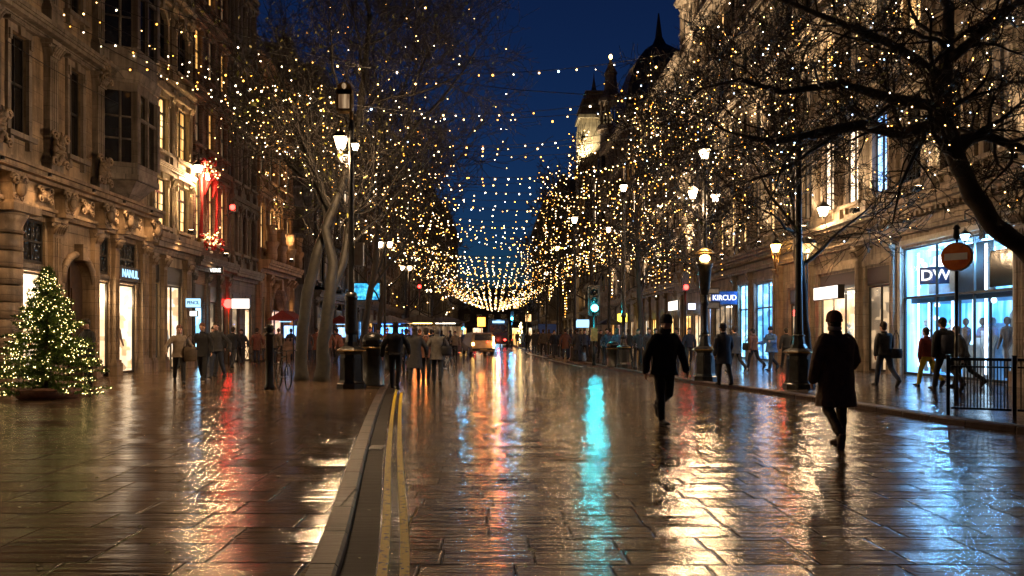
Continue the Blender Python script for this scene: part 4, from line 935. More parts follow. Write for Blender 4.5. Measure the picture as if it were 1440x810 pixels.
# slim lit turret
B=Bld('stone_turret','slim octagonal stone turret with lantern top, lit from below, in front of the dome','tower',(13.4,101.6,0),-pi/2,3,3)
q=MB()
def ring8(s,z): return [(1.5+s*cos(pi/8+pi/4*k),1.5+s*sin(pi/8+pi/4*k),z) for k in range(8)]
for z0,z1,s0,s1 in((0,5,1.9,1.9),(5,5.4,2.1,2.1),(5.4,13,1.7,1.7),(13,13.4,1.95,1.95),(13.4,21,1.6,1.6),(21,21.5,1.9,1.9),(21.5,27.5,1.45,1.45),(27.5,28.1,1.8,1.8)): q.loft([ring8(s0,z0),ring8(s1,z1-.002)],0,False)
q.build('wall',M['stoneR'],B.root)
q=MB(); 
for k in range(8): a=pi/8+pi/4*k; q.lathe([(.2,0),(.13,.3),(.13,2.6),(.2,3.0)],6,(1.5+1.25*cos(a),1.5+1.25*sin(a),28.1))
q.loft([ring8(1.6,31.1),ring8(1.6,31.5),ring8(.9,32.6),ring8(.75,34.5),ring8(.9,34.8),ring8(.5,35.6),ring8(.12,36.6)],0,False); q.build('lantern',M['stoneR'],B.root)
q=MB(); q.ell((1.5,1.5,37.0),(.22,.22,.3),8,6); q.build('beacon',M['glow_amber'] if 'glow_amber' in M else M['g_amber'],B.root)
for zz in(8,16,23):
    q=MB()
    for k in range(8): a=pi/4*k; q.cbox((1.5+1.62*cos(a),1.5+1.62*sin(a),zz),(.5,.12,2.2),0,Matrix.Translation(Vector((1.5+1.52*cos(a),1.5+1.52*sin(a),0)))@Matrix.Rotation(a+pi/2,4,'Z')@Matrix.Translation(Vector((-(1.5+1.62*cos(a)),-(1.5+1.62*sin(a)),0))))
    q.build('window',M['pdark'],B.root)
B.root.scale=(1,1,1)
# floodlit clock-stage tower with glowing sign box
B=Bld('floodlit_tower','narrow stone tower with a brightly floodlit cream top stage, rising beside the dark sky','tower',(12.6,121,0),-pi/2,5,5)
q=MB(); q.box(0,5,0,5,0,26.0); q.box(-.3,5.3,-.3,5.3,26.002,26.6); q.box(.2,4.8,.2,4.8,26.602,33.6)
for k in range(5): q.box(-.05,5.05,-.1,5.1,3.5+k*5,3.7+k*5)
q.box(-.1,5.1,-.1,5.1,33.602,34.1)
q.build('wall',M['cream'],B.root)
q=MB()
for i in range(3):
    z=34.1+i*1.3; s=2.3-i*.45; q.loft([[(2.5+a*s,2.5+b*s,z) for a,b in((-1,-1),(1,-1),(1,1),(-1,1))],[(2.5+a*s*.9,2.5+b*s*.9,z+1.1) for a,b in((-1,-1),(1,-1),(1,1),(-1,1))]],0,False); q.box(2.5-s*1.05,2.5+s*1.05,2.5-s*1.05,2.5+s*1.05,z+1.102,z+1.29)
q.lathe([(.5,0),(.3,1.0),(.1,2.2),(.02,3.2)],8,(2.5,2.5,38)); q.build('stepped_crown',M['cream'],B.root)
for xx,yy in((.4,-.02),(1.7,-.02),(3.0,-.02),(4.2,-.02)):
    q=MB(); q.box(xx,xx+.4,-.0,.21,27.4,32.6); q.build('pilaster',M['cream'],B.root)
q=MB(); q.box(5.02,5.3,1.2,3.9,12,18); q.build('window',M['pwarm'],B.root)
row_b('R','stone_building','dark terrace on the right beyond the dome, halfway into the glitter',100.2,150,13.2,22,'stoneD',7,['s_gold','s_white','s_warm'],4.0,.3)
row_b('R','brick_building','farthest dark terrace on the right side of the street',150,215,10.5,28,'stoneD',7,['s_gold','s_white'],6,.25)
# building across the far end
B=Bld('stone_building','dark building closing the far end of the street','building',(-14,238,0),0,30,12)
wall_row(B.wall,30,0,4.4,[(x,3,.02,3.5) for x in(4,9,15,21,26)])
for x in(4,9,15,21,26): shop(B.root,x-1.5,x+1.5,.1,3.4,rb.choice(['s_gold','s_white','s_cyan']),rng=rb)
B.floors([(4.4,8.5,5.3,7.6,'sash'),(8.5,12.5,9.3,11.6,'sash')],4,'stoneD',lambda i,j,u:'pwarm' if rb.random()<.4 else 'pdark')
B.finish(12.5,'stoneD',gz=4.4)
# ------------------------------------------------------------------ ground
def interp(tab,y):
    if y<=tab[0][0]: return tab[0][1]
    for (a,b),(c,d) in zip(tab,tab[1:]):
        if y<=c:
            t=(y-a)/(c-a); return b+(d-b)*t
    return tab[-1][1]
LK=[(-8,-.35),(0,-.55),(4.85,-.944),(7.17,-1.25),(9.7,-1.58),(14,-2.1),(18.3,-2.6),(24,-3.2),(30,-3.8),(38,-4.5),(47,-5.1),(60,-5.6),(230,-5.8)]
RK=[(8.7,15),(9.0,11.6),(9.8,9.6),(11,8.4),(12.9,7.62),(16,7.35),(19,7.0),(22.6,6.27),(24.6,5.9),(31,5.2),(37.5,4.6),(50,3.9),(59,3.5),(75,2.9),(92,2.4),(230,2.2)]
def smooth(tab,y,w=1.2): return sum(interp(tab,y+d*w) for d in(-1,-.5,0,.5,1))/5
def lk(y): return smooth(LK,y)
def rk(y): return smooth(RK,y,.5)
def strip(name,mat,fa,fb,ys,z,kind='structure'):
    mb=MB()
    for a,b in zip(ys,ys[1:]): mb.quad((fa(a),a,z),(fb(a),a,z),(fb(b),b,z),(fa(b),b,z))
    bm=bmesh.new(); me=mb.mesh(name,M[mat]); bm.from_mesh(me); bmesh.ops.remove_doubles(bm,verts=bm.verts,dist=1e-4); bm.to_mesh(me); bm.free()
    return tag(put(name,me),kind=kind)
ys=[-8+.5*i for i in range(0,120)]+[52+4*i for i in range(46)]
q=MB(); q.quad((-900,-300,-.03),(900,-300,-.03),(900,1600,-.03),(-900,1600,-.03)); tag(q.build('ground',M['asphalt']),kind='structure')
strip('road','road',lambda y:lk(y)-.01,lambda y:(rk(y) if y>8.7 else 15)+.01,ys,0.0)
strip('pavement_left','pave',lambda y:-33,lambda y:lk(y)-.16,ys,PZ)
yr=[8.7+.1*i for i in range(30)]+[11.7+.5*i for i in range(80)]+[52+4*i for i in range(46)]
strip('pavement_right','paveR',lambda y:rk(y)+.28,lambda y:33,yr,PZ)
def kerb(name,f,off0,off1,ys,z0,z1):
    mb=MB(); rings=[]
    for y in ys:
        x=f(y); rings.append([(x+off0,y,z0),(x+off1,y,z0),(x+off1,y,z1+.004),(x+off0+(.02 if off1>off0 else -.02),y,z1+.004),(x+off0,y,z1-.02)])
    mb.loft(rings,0,False); return tag(mb.build(name,M['kerb']),kind='structure')
kerb('kerb_left',lk,0,-.17,ys,-.02,PZ)
kerb('kerb_right',rk,0,.30,yr,-.02,PZ)
strip('gutter','gutter',lk,lambda y:lk(y)+.20+max(0,(9-y))*.006,[y for y in ys if y<60],.004)
def yl(o,w,y0,y1,name='yellow_line',mat='yline'):
    yy=[y for y in ys if y0<=y<=y1]; return strip(name,mat,lambda y:lk(y)+o,lambda y:lk(y)+o+w,yy,.008)
yl(.235,.062,-4,21); yl(.375,.062,-4,20)
# worn white edge marks by the far right kerb
for y0,y1,o in((36,47,-.75),(50,62,-.6)):
    yy=[y0+.5*i for i in range(int((y1-y0)*2))]; strip('white_line','wline',lambda y:rk(y)+o-(.02*(y-y0)),lambda y:rk(y)+o+.14-(.02*(y-y0)),yy,.008)
# drain cover and utility cover
def cover(x,y,w,l,label,z=.006):
    t=thing('drain_cover',label,'drain cover',(x,y,z)); m=MB(); m.box(-w/2,w/2,-l/2,l/2,0,.006); m.build('rim',M['iron'],t)
    m=MB(); n=6
    for i in range(n): xx=-w/2+.03+(w-.06)*(i+.5)/n; m.box(xx-.012,xx+.012,-l/2+.03,l/2-.03,.0065,.012)
    m.build('grating',M['ironw'],t)
cover(lk(10.3)+.1,10.3,.18,.4,'iron drain grating in the wet gutter beside the left kerb')

# ------------------------------------------------------------------ lamps and lights
def spot(parent,loc,target,watt,col=(1,.78,.5),ang=80,blend=.6,r=.1):
    l=bpy.data.lights.new('added_spot','SPOT'); l.energy=watt; l.color=col; l.spot_size=radians(ang); l.spot_blend=blend; l.shadow_soft_size=r
    o=bpy.data.objects.new('added_spot',l); C.objects.link(o); o.location=loc; o.parent=parent
    d=Vector(target)-Vector(loc); o.rotation_euler=d.to_track_quat('-Z','Y').to_euler(); return o
def lantern(root,x,y,z,s=1.0,glass='g_lamp',hang=False):
    """four-sided tapered lantern with roof and finial"""
    g=MB()
    def sq(r,zz): return [(x+r*a,y+r*b,zz) for a,b in((-1,-1),(1,-1),(1,1),(-1,1))]
    g.loft([sq(.10*s,z),sq(.19*s,z+.36*s)],0,False); 
    f=MB()
    for a,b in((-1,-1),(1,-1),(1,1),(-1,1)): f.tube([(x+.10*s*a,y+.10*s*b,z),(x+.195*s*a,y+.195*s*b,z+.37*s)],.014*s,5)
    f.loft([sq(.235*s,z+.37*s),sq(.225*s,z+.40*s),sq(.12*s,z+.52*s),sq(.06*s,z+.60*s),sq(.02*s,z+.62*s)],0,False)
    f.lathe([(.03*s,0),(.05*s,.04*s),(.015*s,.08*s),(.035*s,.12*s),(.0,.2*s)],8,(x,y,z+.6*s)); f.loft([sq(.12*s,z-.03*s),sq(.12*s,z-.001)],0,False); f.lathe([(.03*s,-.14*s),(.05*s,-.08*s),(.03*s,-.03*s)],8,(x,y,z))
    lo=f.build('lantern',M['iron'],root); g.build('lantern_glass',M[glass],lo); return lo
def pedestal(root,w,h,oct=False,z0=0):
    m=MB(); n=8; 
    m.lathe([(w*.62,0),(w*.62,.12),(w*.55,.15),(w*.50,.22),(w*.46,h*.8),(w*.50,h*.84),(w*.58,h*.87),(w*.60,h*.92),(w*.52,h*.95),(w*.34,h),(w*.26,h*1.1),(w*.22,h*1.28),(w*.26,h*1.31),(w*.18,h*1.36)],n,(0,0,z0),0,False,rot=pi/8)
    for k in range(8):
        a=pi/4*k; r=w*.465
        T=Matrix.Translation(Vector((0,0,0)))@Matrix.Rotation(a,4,'Z')
        m.cbox((r*.95,0,z0+h*.5),(.02,w*.26,h*.46),0,T)
    o=m.build('pedestal',M['ironw'],root); 
    g=MB(); g.lathe([(w*.605,h*.875),(w*.63,h*.895),(w*.605,h*.915)],8,(0,0,z0),0,False,rot=pi/8); g.build('gilt_band',M['gold'],o); return o
def column(root,h0,h1,r0=.09,r1=.055):
    m=MB(); m.lathe([(r0*1.4,h0),(r0*1.5,h0+.1),(r0,h0+.2),(r0*.95,h0+.9),(r0*1.35,h0+.95),(r0*1.35,h0+1.02),(r0*.9,h0+1.1),(r1*1.2,h1-.3),(r1*1.8,h1-.2),(r1*1.2,h1-.12),(r1,h1)],12)
    return m.build('column',M['iron'],root)
def streetlamp(label,px,py,H,heads,pw=.62,ph=1.05,group=None,z=PZ,watt=60,XY=None,ped=True):
    X,Y=XY or G2(px,py); t=thing('street_lamp',label,'street lamp',(X,Y,z),0,group)
    if ped: pedestal(t,pw,ph)
    column(t,ph*1.3 if ped else 0,H)
    for (dx,zz,s,gl,w) in heads:
        lantern(t,dx,0,zz,s,gl)
        if abs(dx)>.05:
            a=MB(); sg=1 if dx>0 else -1
            a.tube([(0,0,zz-.35),(dx*.5,0,zz-.42),(dx*.9,0,zz-.34),(dx,0,zz-.12)],.02,6); scroll(a,(dx*.5,0,zz-.25),.12,1.5,sg,0,0,.012); a.build('arm',M['iron'],t)
        if w: point(t,(dx,0,zz-.25),w,(1,.64,.34) if gl!='g_amber' else (1,.5,.18),.15)
    return t
# left lamp with the bright lantern, upper dim housing
X,Y=G2(494,546)
t=streetlamp('tall black street lamp on octagonal pedestal beside the plane tree, bright white lantern high up',494,546,7.0,[(-.28,6.25,.78,'g_lamp',700),(.10,6.2,.45,'g_lamp',0)],.62,1.1)
m=MB(); m.tube([(0,0,6.9),(0,0,7.25)],.05,8); m.box(-.36,.04,-.16,.16,7.2,7.75); m.tube([(-.16,-.16,7.75),(-.16,.16,7.75)],.2,14); h=m.build('housing',M['gold'],t)
m=MB(); m.box(-.30,-.02,-.175,-.162,7.26,7.62); m.ell((-.16,-.15,7.84),(.07,.05,.08),8,6); m.build('dim_glass',M['pdim'],h)
# box strapped to the column, as seen above the pedestal
m=MB(); m.box(.10,.32,-.1,.1,3.2,3.75); m.box(.09,.33,-.11,.11,3.752,3.79); m.build('control_box',M['framew'],t)
m=MB(); m.lathe([(.15,1.4),(.17,1.5),(.15,2.3),(.18,2.35),(.13,2.5)],12); m.build('column_sleeve',M['ironw'],t)
# right hand big lamp
t=streetlamp('ornate black street lamp with three glowing lanterns and an amber lamp below, right pavement',991,535,6.9,[(0,6.75,.75,'g_lamp',260),(-.36,5.55,.62,'g_lamp',220),(.33,5.45,.58,'g_lamp',170)],.62,1.05)
m=MB(); m.lathe([(.10,2.6),(.16,2.8),(.22,3.45),(.26,3.5),(.26,3.56),(.12,3.6)],12); m.build('basket',M['ironw'],t)
m=MB(); m.ell((0,-.02,3.72),(.16,.16,.12),12,8); m.build('amber_lamp',M['g_amber'],t); m=MB(); m.lathe([(.3,3.88),(.22,3.96),(.06,4.05)],12); m.build('lamp_hood',M['gold'],t)
point(t,(0,-.35,3.7),14,(1,.5,.15))
# tall plain pole with pedestal
X,Y=G2(1123,546); t=thing('lamp_post','tall plain black pole rising from a fluted pedestal behind the man in the long coat','lamp post',(X,Y,PZ))
pedestal(t,.64,1.05); m=MB(); m.lathe([(.13,1.3),(.11,1.5),(.09,2.5),(.075,6.6),(.11,6.65),(.11,6.75),(.06,6.8)],12); m.build('column',M['iron'],t)
# bowl lamp on its own stem
X,Y=XA(1135,27),27; t=thing('street_lamp','small post lamp with a wide glass bowl, right of the tall plain pole','street lamp',(X,Y,PZ))
m=MB(); m.lathe([(.09,0),(.06,.2),(.035,.4),(.03,3.9),(.06,4.0),(.03,4.1),(.12,4.2)],10); m.build('column',M['iron'],t)
m=MB(); m.lathe([(.10,4.2),(.30,4.48),(.32,4.52)],14); m.build('bowl_glass',M['pwarm'],t); m=MB(); m.ell((0,0,4.46),(.15,.15,.09),10,6); m.build('lamp_bulb',M['g_lamp'],t)
m=MB(); m.lathe([(.34,4.53),(.30,4.62),(.12,4.72),(.0,4.8)],14); m.build('cap',M['iron'],t); point(t,(0,-.1,4.1),70)
# bracket lanterns on the walls
def wall_lantern(label,x,y,z,side,s=1.0,glass='g_lamp',w=50,L=.9,ornate=False):
    t=thing('wall_lantern',label,'wall lantern',(x,y,z)); wx=side*L
    m=MB(); m.tube([(wx,0,.75),(wx*.5,0,.95),(0,0,.85),(0,0,.62)],.022,6); m.tube([(wx,0,.2),(wx*.6,0,.62),(0,0,.8)],.018,6); scroll(m,(wx*.55,0,.55),.16,1.6,1,0,0,.014); m.cbox((wx,0,.5),(.06,.2,.9)); 
    if ornate: 
        for k in range(6): m.tube([(0,0,-.5-.1*k),(.12*cos(k*1.1),.12*sin(k*1.1),-.2-.05*k),(.2*cos(k*1.1+.5),.2*sin(k*1.1+.5),.1)],.014,5)
    m.build('bracket',M['gold' if ornate else 'iron'],t); lantern(t,0,0,0,s,glass)
    if w: point(t,(-side*.3,0,-.2),w,(1,.62,.30) if glass!='g_amber' else (1,.5,.16),.12)
    return t
wall_lantern('bright white lantern on an iron bracket over the left shops by the red decorations',XA(279,33.5),33.5,ZA(243,33.5),-1,.8,'g_lamp',230,.5)
wall_lantern('warm white lantern on a bracket in front of the brightly lit tall window, right',XA(1158,32),32,ZA(304,32),1,.95,'g_lamp',150,.75)
wall_lantern('amber lantern in gilt ironwork on the right facade above the blue lit shop',XA(1091,36.5),36.5,ZA(355,36.5),1,1.0,'g_amber',40,.9,True)
wall_lantern('small hanging lamp under the cornice at the right end of the big blue shop',13.6,22.6,4.2,1,.5,'g_cool',0,.5)
for lb,px,Y,py in(('unlit lantern over the arched door near the Christmas tree',128,25.4,0),):
    pass
for Y,w in((19.7,60),(21.8,60),(24.2,60),(26.2,60),(28.3,60),(31.0,50),(34.6,40)):  # lamps added under the ledge to wash the piers with warm light
    z=5.96 if Y<29.4 else 5.3 if Y<33 else 4.82
    t=thing('added_downlight','small added wash lamp under the stone ledge of the left shopfronts','added_downlight',(-12.38 if Y<29.4 else -12.5,Y,z),0,'added wash lamps under the left ledge')
    m=MB(); m.tube([(0,0,.03),(0,0,-.06)],.05,10); m.build('casing',M['iron'],t); m=MB(); m.tube([(0,0,-.061),(0,0,-.068)],.025,10); m.build('lens',M['pdim'],t)
    spot(t,(0,0,-.1),(-.12,0,-3),w*1.7,(1,.58,.27),140,.9,.25)
# street lamps receding on the right and left
far=[('black street lamp far down the right pavement, beyond the traffic light',(848,50),8.2),('far',(808,41),7.6),('far',(786,58),7.8),('far',(766,72),7.8),('far',(745,95),7.8),('far',(737,125),7.8)]
rl=[('first',877,33,7.4,'slim black street lamp with dark pedestal between the traffic light and the man in black'),('',808,41,7.2,'slim street lamp immediately left of the cyan traffic light'),('',856,50,7.9,'street lamp with a bright lantern high above and behind the traffic light'),
    ('',784,58,7.6,'street lamp far down the right pavement, second beyond the traffic light'),('',768,74,6.9,'far street lamp with white lantern on the right pavement'),('',741,92,7.3,'distant street lamp with orange lantern near the small golden tree'),('',735,125,7.5,'most distant street lamp of the right pavement row')]
for k,(_,px,Y,H,lb) in enumerate(rl):
    t=thing('street_lamp',lb,'street lamp',(XA(px,Y),Y,PZ),0,'street lamps along the right pavement')
    pedestal(t,.5,.95); column(t,1.2,H,.09,.06)
    lantern(t,-.0 if k!=0 else .0,0,H+.02,(.8 if k<4 else .95) if k else .7,'g_amber' if k in(5,3) else 'g_lamp')
    if k: point(t,(0,0,H-.3),110)
for px,Y,H,lb in((541,47,7.2,'thin black street lamp left of the walking crowd, beyond the litter bin'),(571,66,7.4,'distant street lamp on the left among the fairy lights'),(603,100,7.4,'farthest street lamp on the left pavement')):
    t=thing('street_lamp',lb,'street lamp',(XA(px,Y),Y,PZ),0,'street lamps along the left pavement'); pedestal(t,.45,.9); column(t,1.15,H,.085,.06)
    for s in(-1,1):
        lantern(t,s*.3,0,H-.6,.9,'g_lamp'); a=MB(); a.tube([(0,0,H-.6),(s*.2,0,H-.95),(s*.3,0,H-.72)],.018,6); a.build('arm',M['iron'],t)
    point(t,(0,0,H-.9),90)
# floodlights added on cornices and towers to wash the stone upward
def add_flood(x,y,z,side,watt,label,tz=9,col=(1,.76,.48),ang=95,grp='added uplights on the right cornice'):
    t=thing('added_floodlight',label,'added_floodlight',(x,y,z),0,grp); m=MB(); m.box(-.12,.12,-.16,.16,.05,.2); m.tube([(0,-.1,0),(0,-.1,.1)],.02,5); m.tube([(0,.1,0),(0,.1,.1)],.02,5); m.build('casing',M['iron'],t)
    m=MB(); m.box(-.08,.08,-.13,.13,.201,.212); m.build('lens',M['g_lamp'],t)
    spot(t,(-side*.05,0,.3),(side*.55,0,tz),watt,col,ang)
for Y in (22,28,34,41,48): add_flood(13.1,Y,11.0,1,800,'small added uplight on the upper right string course shining up the stone wall',8,ang=100,grp='added uplights on the upper right string course')
for k,Y in enumerate((20.5,25,29.3,34.2,40,46.5,52)): add_flood(13.5,Y,6.02,1,(280,290,300,420,480,560,560)[k],'small added uplight on the right cornice shining up the stone wall',8)
for Y in(55,61,67,73,82,92): add_flood(13.4,Y,6.3,1,850,'small added uplight on the right cornice shining up the stone wall',12,ang=75)
for Y in(62,68,74): add_flood(13.2,Y,17.6,1,480,'small added uplight on the right cornice shining up the stone wall',8,ang=80)
for zz in(6.3,13.5,20): add_flood(12.2,55,zz,1,1500,'small added uplight on the right cornice shining up the stone wall',9,ang=90)
add_flood(11.5,101,22.2,1,1500,'added uplight at the foot of the octagonal turret lantern',9,ang=70,grp=None)
add_flood(11.2,116.5,24.9,1,4000,'added uplight lighting the cream top of the narrow tower',5,(1,.85,.55),100,None); add_flood(13.2,115.2,26.7,0,4000,'added uplight lighting the front of the narrow cream tower',9,(1,.85,.55),110,None)
bpy.data.objects[-1] if 0 else None
# uplights added on the left ledges to wash the walls above
for x,y,z,w,tz,lb in((-12.2,31.6,5.5,90,5,'small added uplight on the left cornice below the amber windows'),(-11.9,46,5.7,600,6,'small added uplight on the ledge of the terracotta building'),(-12.3,36,5.0,60,5,'small added uplight under the red decorated bay')):
    add_flood(x,y,z,-1,w,lb,tz,(1,.66,.30) if y!=36 else (1,.3,.2),110,None)

# ------------------------------------------------------------------ traffic light, signs, bins, railings
X,Y=G2(835,514); t=thing('traffic_light','black traffic signal showing a bright cyan-green light, right kerb','traffic light',(X,Y,PZ))
m=MB(); m.lathe([(.12,0),(.07,.15),(.055,.3),(.055,2.5)],12); m.lathe([(.07,0),(.07,1.0)],12,(0,0,.1)); m.build('pole',M['iron'],t)
m=MB(); m.box(-.17,.17,-.12,.14,2.35,3.5); m.box(-.26,.26,.0,.03,2.25,3.6)
for k in range(3):
    z=2.58+k*.36; m.tube([(.0,-.12,z),(0,-.30,z-.01)],.14,16,caps=False); 
m.build('signal_head',M['iron'],t)
for k,mt in enumerate(('g_cyan','pdark','pdark')):
    m=MB(); m.ell((0,-.13,2.58+k*.36),(.125,.03,.125),14,8); m.build('lens',M[mt],t)
m=MB(); m.ell((0,-.34,2.58),(.16,.04,.16),14,8); l=m.build('signal_glow',M['g_cyan'],t)  # bigger glowing disc added in front to enlarge the signal's glow
point(t,(0,-.6,2.6),75,(.02,.75,.9),.1)
m=MB(); m.box(-.15,.15,-.14,.0,1.1,1.7); m.build('push_button_box',M['gold'],t)
for px,py,Y,lb,pole in((964,404,40,'red signal light glowing on a pole in front of the gold lit shops',1),(328,292,37.3,'single red lamp glowing high on the left facades',0),(590,403,64,'red signal light hanging amid the fairy lights left of centre',1),(720,448,80,'far cyan signal light at the end of the road, right',2),(651,462,85,'far blue-white signal light at the end of the road, left',2)):
    t=thing('signal_light',lb,'signal light',(XA(px,Y),Y,0)); z=ZA(py,Y)
    m=MB()
    if pole: m.lathe([(.06,0),(.05,z)],8); m.build('pole',M['iron'],t)
    else: m.tube([(0,0,z-.25),(-.5,0,z-.4)],.03,6); m.build('bracket',M['iron'],t)
    m=MB(); m.box(-.15,.15,-.1,.1,z-.2,z+.75 if pole else z+.2); m.build('signal_head',M['iron'],t)
    m=MB(); m.ell((0,-.12,z),(.13,.06,.13),12,8); m.build('lens',M['g_red' if pole<2 else 'g_cyan'],t)
    point(t,(0,-.45,z),7 if pole<2 else 120,(1,.03,.02) if pole<2 else (.1,.5,1),.1)
# no entry sign
Yn=16.2; Xn=XA(1345,Yn); t=thing('road_sign','round red no-entry sign with a pale bar on a thin black pole behind the railing','road sign',(Xn,Yn,PZ),radians(-44))
zc=ZA(361,Yn)-PZ
m=MB(); m.lathe([(.05,0),(.05,.3),(.035,.35),(.035,zc-.3)],10); m.lathe([(.04,0),(.07,.05),(.05,.2),(.08,.22),(.03,.3)],10,(0,0,zc+.36)); m.tube([(0,.04,zc-.4),(0,.04,zc+.4)],.025,6); m.build('pole',M['iron'],t)
m=MB(); m.tube([(0,-.05,zc),(0,.03,zc)],[.28,.28],32); d=m.build('sign_disc',(lambda k:(k.set(col=k.ramp(k.noise(k.coord(),5,4),[(.3,(.50,.11,.03)),(.7,(.75,.22,.05))]),rough=.25),k.m)[-1])(NT('sign_red')),t)
m=MB(); m.box(-.21,.21,-.06,-.048,zc-.07,zc+.07); m.build('sign_bar',M['white'],d); m=MB(); m.lathe([(.293,-.055),(.305,-.02),(.293,.015),(.281,-.02)],32); rg=m.build('sign_rim',M['steel'],d); rg.rotation_euler=(pi/2,0,0); rg.location=(0,0,zc)
# litter bins
def bin_(label,px,py,w=.62,h=1.25,cat='litter bin',group=None,XY=None):
    X,Y=XY or G2(px,py); t=thing('litter_bin',label,'litter bin',(X,Y,PZ),0,group)
    m=MB(); m.lathe([(w*.46,0),(w*.48,.05),(w*.44,.08),(w*.47,h*.68),(w*.5,h*.7),(w*.5,h*.74)],16); m.build('body',M['ironw'],t)
    m=MB(); m.lathe([(w*.47,h*.742),(w*.46,h*.88),(w*.36,h*.96),(w*.16,h),(w*.03,h*1.005)],16); l=m.build('hood',M['iron'],t)
    m=MB(); m.box(-w*.24,w*.24,-w*.475,-w*.40,h*.78,h*.86); m.build('slot',M['pdark'],l); m=MB(); m.lathe([(w*.505,h*.70),(w*.515,h*.72),(w*.505,h*.735)],16); m.build('gilt_band',M['gold'],t); return t
bin_('round topped black litter bin just right of the tall lamp pedestal, left side',525,543,.66,1.45)
bin_('squat dark litter bin behind the round topped bin near the tall lamp, left',549,520,.6,1.0)
bin_('black litter bin on the right pavement beside the woman in navy',1003,533,.5,1.0)
bin_('dark litter bin right of the cyan traffic light',862,516,.6,1.1)
# plain black post by the bicycle
X,Y=G2(379,548); t=thing('bollard','thick black post with a ball top standing by the parked bicycle','bollard',(X,Y,PZ)); m=MB(); m.lathe([(.13,0),(.13,.1),(.10,.14),(.095,1.35),(.13,1.38),(.12,1.42),(.07,1.46)],14); m.build('shaft',M['iron'],t); m=MB(); m.ell((0,0,1.56),(.11,.11,.12),12,8); m.build('ball_top',M['ironw'],t)
for i,(px,py) in enumerate(((757,497),(771,500),(786,503),(800,506),(817,509),(849,514),(893,519),(917,523))):
    X,Y=G2(px,py-1); t=thing('bollard','waist high black bollard in the row along the right kerb','bollard',(X,Y,PZ),0,'bollards along the right kerb')
    m=MB(); m.lathe([(.10,0),(.085,.08),(.07,.12),(.06,.8),(.09,.84),(.09,.88),(.05,.92),(.07,.98),(.04,1.04)],12); m.build('shaft',M['iron'],t)
# guard railing on the corner of the right pavement
def railing(name,label,A,B_,group=None,H=1.0,panels=3,rz=0):
    A=Vector(A);B_=Vector(B_); L=(B_-A).length; d=(B_-A).normalized(); t=thing(name,label,'railing',(A.x,A.y,PZ),math.atan2(d.y,d.x),group)
    w=L/panels
    post=MB(); post.box(-.03,.03,-.03,.03,0,H+.03); post.box(-.036,.036,-.036,.036,H+.031,H+.05); pm=post.mesh('post',M['iron'])
    pn=MB(); pn.box(.04,w-.04,-.022,.022,H-.05,H); pn.box(.04,w-.04,-.02,.02,H-.17,H-.14); pn.box(.04,w-.04,-.02,.02,.1,.14)
    n=int((w-.1)/.05)
    for i in range(n): x=.07+(w-.14)*(i+.5)/n; pn.tube([(x,0,.14),(x,0,H-.05)],.0095,5)
    mm=pn.mesh('railing_panel',M['iron'])
    for i in range(panels+1): put('post',pm,t,(i*w,0,0))
    for i in range(panels): put('railing_panel',mm,t,(i*w,0,0))
    return t
railing('guard_railing','black guard railing along the corner kerb at the right edge',(7.98,13.75,0),(11.4,11.9,0),panels=4)
# ---------- shop signs (lettering copied as far as it can be read)
def sign(label,x,y,z,rz,w,h,board,body=None,lit=None,size=.3,proj=.08,sx=1,bold=.004,rim=True):
    t=thing('shop_sign',label,'shop sign',(x,y,z),rz); m=MB(); m.box(-w/2,w/2,-proj,0,-h/2,h/2); m.build('sign_board',M[board],t)
    if rim:
        m=MB(); e=.03; m.box(-w/2-e,w/2+e,-proj-.012,.012,h/2+.001,h/2+e); m.box(-w/2-e,w/2+e,-proj-.012,.012,-h/2-e,-h/2-.001); m.box(-w/2-e,-w/2-.001,-proj-.01,.01,-h/2,h/2); m.box(w/2+.001,w/2+e,-proj-.01,.01,-h/2,h/2); m.build('sign_frame',M['frame'],t)
    if body: text('lettering',body,size,lit,t,(0,-proj-.006,0),sx=sx,bold=bold)
    return t
L90=pi/2; 
sign('dark fascia sign with pale blue lettering NANUL over the first lit doorway, left',LX+.06,27.75,3.62,L90,1.5,.42,'frame','NANUL','g_signb',.40,sx=.9)
sign('projecting sign with dark letters on glowing pale blue, left side shops',XA(273,32.8),32.8,ZA(426,32.8),0,.62,.36,'g_signb','PENCIL','iron',.2,.1,sx=.8)
sign('small blank glowing white box below the pale blue projecting sign, left',XA(273,32.9),32.9,ZA(441,32.9),0,.3,.2,'g_signw',None)
sign('small pale sign reading VERIE hung over the left pavement shops',XA(304,35.5),35.5,ZA(380.5,35.5),0,.62,.3,'iron','VERIE','g_signw',.24,.1,sx=.85)
t=sign('blank glowing white box sign with a red ring at its left end',XA(339,38),38,ZA(427,38),0,.85,.46,'g_signw')
m=MB(); m.tube([(-.62,-.06,0),(-.62,.02,0)],.22,20); m.build('red_disc',M['g_red'],t); point(t,(-.62,-.5,0),7,(1,.05,.03),.2)
m=MB(); m.tube([(-.62,.06,-.2),(-.62,.06,-ZA(427,38)+.05)],.04,8); m.build('pole',M['gold'],t)
R90=-pi/2
sign('white glowing blank box sign over the doorway behind the man in the long coat',13.9,32.25,ZA(412,32.3),R90,2.35,.50,'g_signw',None,proj=.25)
sign('dark blue projecting sign with white letters KIRCUD over the right side shops',XA(1018,45),45,ZA(419,45),0,1.5,.72,'bluep','KIRCUD','g_signv',.42,proj=.12,sx=.9)
sign('small white glowing sign left of the dark blue fascia on the right',13.5,53.5,ZA(431,53.5),0,.5,.42,'g_signv')
sign('pale sign plate on the thin post beside the ornate three lantern lamp',XA(1003,25),25.1,ZA(429,25.1),0,.42,.18,'steel',None,proj=.02)
